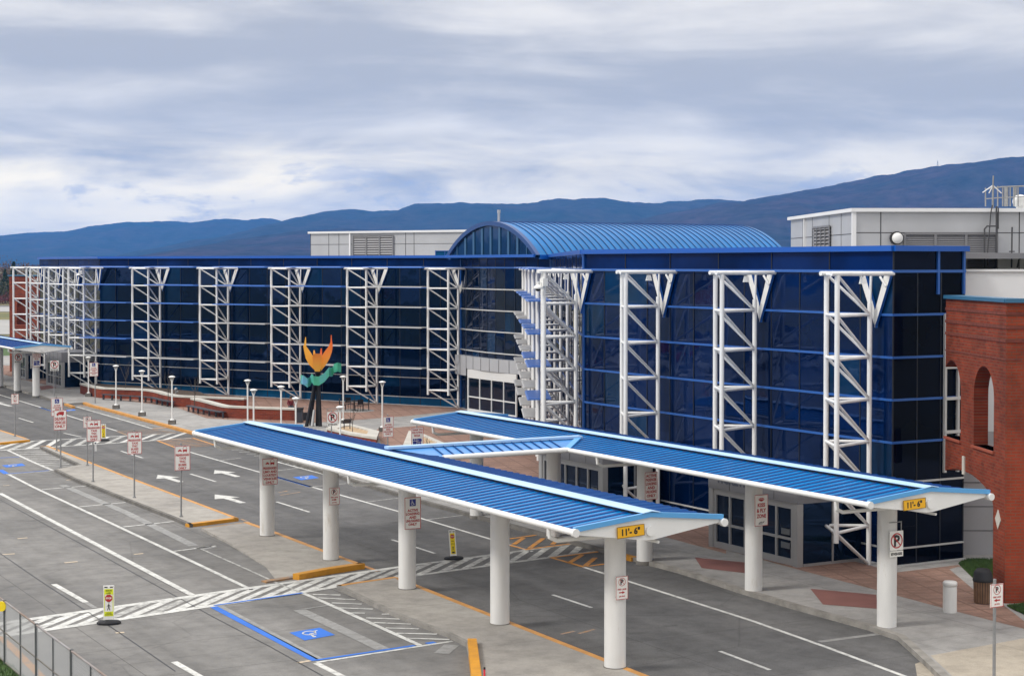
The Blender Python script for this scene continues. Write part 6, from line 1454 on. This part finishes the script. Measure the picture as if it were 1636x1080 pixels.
ridge([(150, 424), (240, 414), (300, 405), (350, 392), (400, 382), (450, 376), (500, 370), (560, 366), (640, 372), (720, 385), (800, 395), (900, 405), (1000, 415)], 5200, 1500, H2, 8.2)
ridge([(820, 420), (900, 385), (1000, 355), (1080, 338), (1150, 325), (1168, 325.5), (1230, 314), (1290, 305), (1340, 294.5), (1400, 282), (1450, 274), (1500, 267), (1560, 259.5), (1610, 253.5), (1660, 251), (1760, 245), (1900, 260)], 5600, 1900, H2, 6.1)
ridge([(-5000, 352), (-4000, 340), (-3000, 350), (-2000, 360), (-900, 378), (-320, 402)], 3000, 900, H2, 3.3, nx=120)  # unseen ridge added out of frame so the glass mirrors dark hills
p = atY(1498, 267, 5600); r = thing('radio_mast', 'tiny radio mast on the crest of the right mountain', 'mast', p); b = MB()
for q in (-1, 1): b.tube(p + Vector((q * 2.2, 0, -4)), p + Vector((q * .6, 0, 17)), .7, 4)
for z in (2, 7, 12): b.tube(p + Vector((-1.6, 0, z)), p + Vector((1.6, 0, z)), .5, 4)
b.build('lattice', M_GALV, r); b = MB(); b.tube(p + zz * 16, p + zz * 22, .5, 4); b.build('spire', M_GALV, r)

# haze between the camera and the mountains
HAZE = True
if HAZE:
    b = MB(); b.box((0, 5800, 219), (15000, 12600, 446)); hz = struct('haze', b, bpy.data.materials.new('haze'), 'stuff')
    m = hz.data.materials[0]; m.use_nodes = True; nt = m.node_tree; nt.nodes.remove(nt.nodes['Principled BSDF']); pv = nt.nodes.new('ShaderNodeVolumePrincipled'); pv.inputs['Color'].default_value = (.1, .38, 1.0, 1); pv.inputs['Density'].default_value = 7.2e-5; pv.inputs['Anisotropy'].default_value = .2
    nt.links.new(pv.outputs[0], nt.nodes['Material Output'].inputs['Volume'])

# ------------------------------------------------------------------ sky, sun, camera
SUN_EL, SUN_AZ = 42.0, 250.0         # azimuth clockwise from +Y
w = bpy.data.worlds.new('World'); S.world = w; w.use_nodes = True; nt = w.node_tree; bg = nt.nodes['Background']
sky = N(nt, 'ShaderNodeTexSky', sky_type='NISHITA'); sky.sun_disc = False; sky.sun_elevation = rad(SUN_EL); sky.sun_rotation = rad(SUN_AZ)
tc = N(nt, 'ShaderNodeTexCoord'); sp_ = N(nt, 'ShaderNodeSeparateXYZ'); nt.links.new(tc.outputs['Generated'], sp_.inputs[0])
def math_(op, a, b=None, c=None, clamp=False):
    n = nt.nodes.new('ShaderNodeMath'); n.operation = op; n.use_clamp = clamp
    for i, v in enumerate((a, b, c)):
        if v is None: continue
        if hasattr(v, 'node'): nt.links.new(v, n.inputs[i])
        else: n.inputs[i].default_value = v
    return n.outputs[0]
def cloudnoise(sx, sy, sz, scale, det, rough, dist, off=(0, 0, 0), tilt=0):
    mp = N(nt, 'ShaderNodeMapping'); mp.inputs['Scale'].default_value = (sx, sy, sz); mp.inputs['Location'].default_value = off; mp.inputs['Rotation'].default_value = (0, tilt, 0); nt.links.new(tc.outputs['Generated'], mp.inputs[0])
    n = N(nt, 'ShaderNodeTexNoise', Scale=scale, Detail=det, Roughness=rough, Distortion=dist); nt.links.new(mp.outputs[0], n.inputs['Vector']); return n.outputs['Fac']
def smooth(v, a, b):
    mr = nt.nodes.new('ShaderNodeMapRange'); mr.interpolation_type = 'SMOOTHSTEP'; nt.links.new(v, mr.inputs[0]); mr.inputs[1].default_value = a; mr.inputs[2].default_value = b; return mr.outputs[0]
el = sp_.outputs[2]
n1 = cloudnoise(1, 1, 6.5, 3.4, 7.0, .52, .35, (.3, .1, .2), rad(-2)); n2 = cloudnoise(1, 1, 4.5, 8.5, 7.0, .55, .6, (2, 1, 0), rad(3)); n3 = cloudnoise(1, 1, 2.6, 14, 7, .6, .2, (5, 3, 1))
body = math_('ADD', math_('MULTIPLY', n1, .76), math_('MULTIPLY', n2, .24))
K = 10.0
c = mix(nt, tuple(x * K for x in (.415, .42, .45)), tuple(x * K for x in (.78, .745, .7)), smooth(body, .38, .62))
# warm bright break in the cloud low over the ridges, stronger to the west (image left)
glow = math_('MULTIPLY', smooth(el, .004, .03), math_('SUBTRACT', 1.0, smooth(el, .04, .085)))
west = math_('ADD', .55, math_('MULTIPLY', math_('SUBTRACT', 1.0, smooth(sp_.outputs[0], -.15, .2)), .45))
gl_ = math_('MULTIPLY', math_('MULTIPLY', glow, west), smooth(math_('ADD', math_('MULTIPLY', n1, .5), math_('MULTIPLY', n2, .5)), .36, .6))
c = mix(nt, c, tuple(x * K for x in (1.5, 1.27, .82)), math_('MULTIPLY', gl_, .85, clamp=True))
# small grey cumulus low down
cum = math_('MULTIPLY', math_('MULTIPLY', smooth(n3, .56, .64), glow), .55); c = mix(nt, c, tuple(x * K for x in (.42, .46, .58)), cum)
# brighter overhead, as an overcast dome is
c = mix(nt, c, tuple(x * K for x in (1.4, 1.36, 1.32)), math_('MULTIPLY', smooth(el, .16, .7), .95))
c = mix(nt, sky.outputs[0], c, .97)
nt.links.new(c, bg.inputs['Color']); bg.inputs['Strength'].default_value = .1
sun = bpy.data.lights.new('Sun', 'SUN'); sun.energy = 1.5; sun.angle = rad(10); sun.color = (1, .96, .9); so = bpy.data.objects.new('Sun', sun); COL.objects.link(so)
az = rad(SUN_AZ); dv = Vector((math.sin(az) * math.cos(rad(SUN_EL)), math.cos(az) * math.cos(rad(SUN_EL)), math.sin(rad(SUN_EL)))); so.rotation_euler = dv.to_track_quat('Z', 'Y').to_euler(); so.location = (0, 0, 60)
cam = bpy.data.cameras.new('Camera'); co = bpy.data.objects.new('Camera', cam); COL.objects.link(co); S.camera = co
co.location = (0, 0, HC); co.rotation_euler = (math.pi / 2 - PITCH, 0, 0); cam.sensor_width = 36; cam.lens = FPX / 1636 * 36; cam.shift_y = -(540 - CYP) / 1636; cam.clip_start = .5; cam.clip_end = 40000
S.view_settings.view_transform = 'Standard'; S.view_settings.look = 'None'; S.view_settings.exposure = 0.4; S.view_settings.gamma = 1
S.cycles.use_denoising = True; S.cycles.max_bounces = 6; S.cycles.volume_bounces = 1
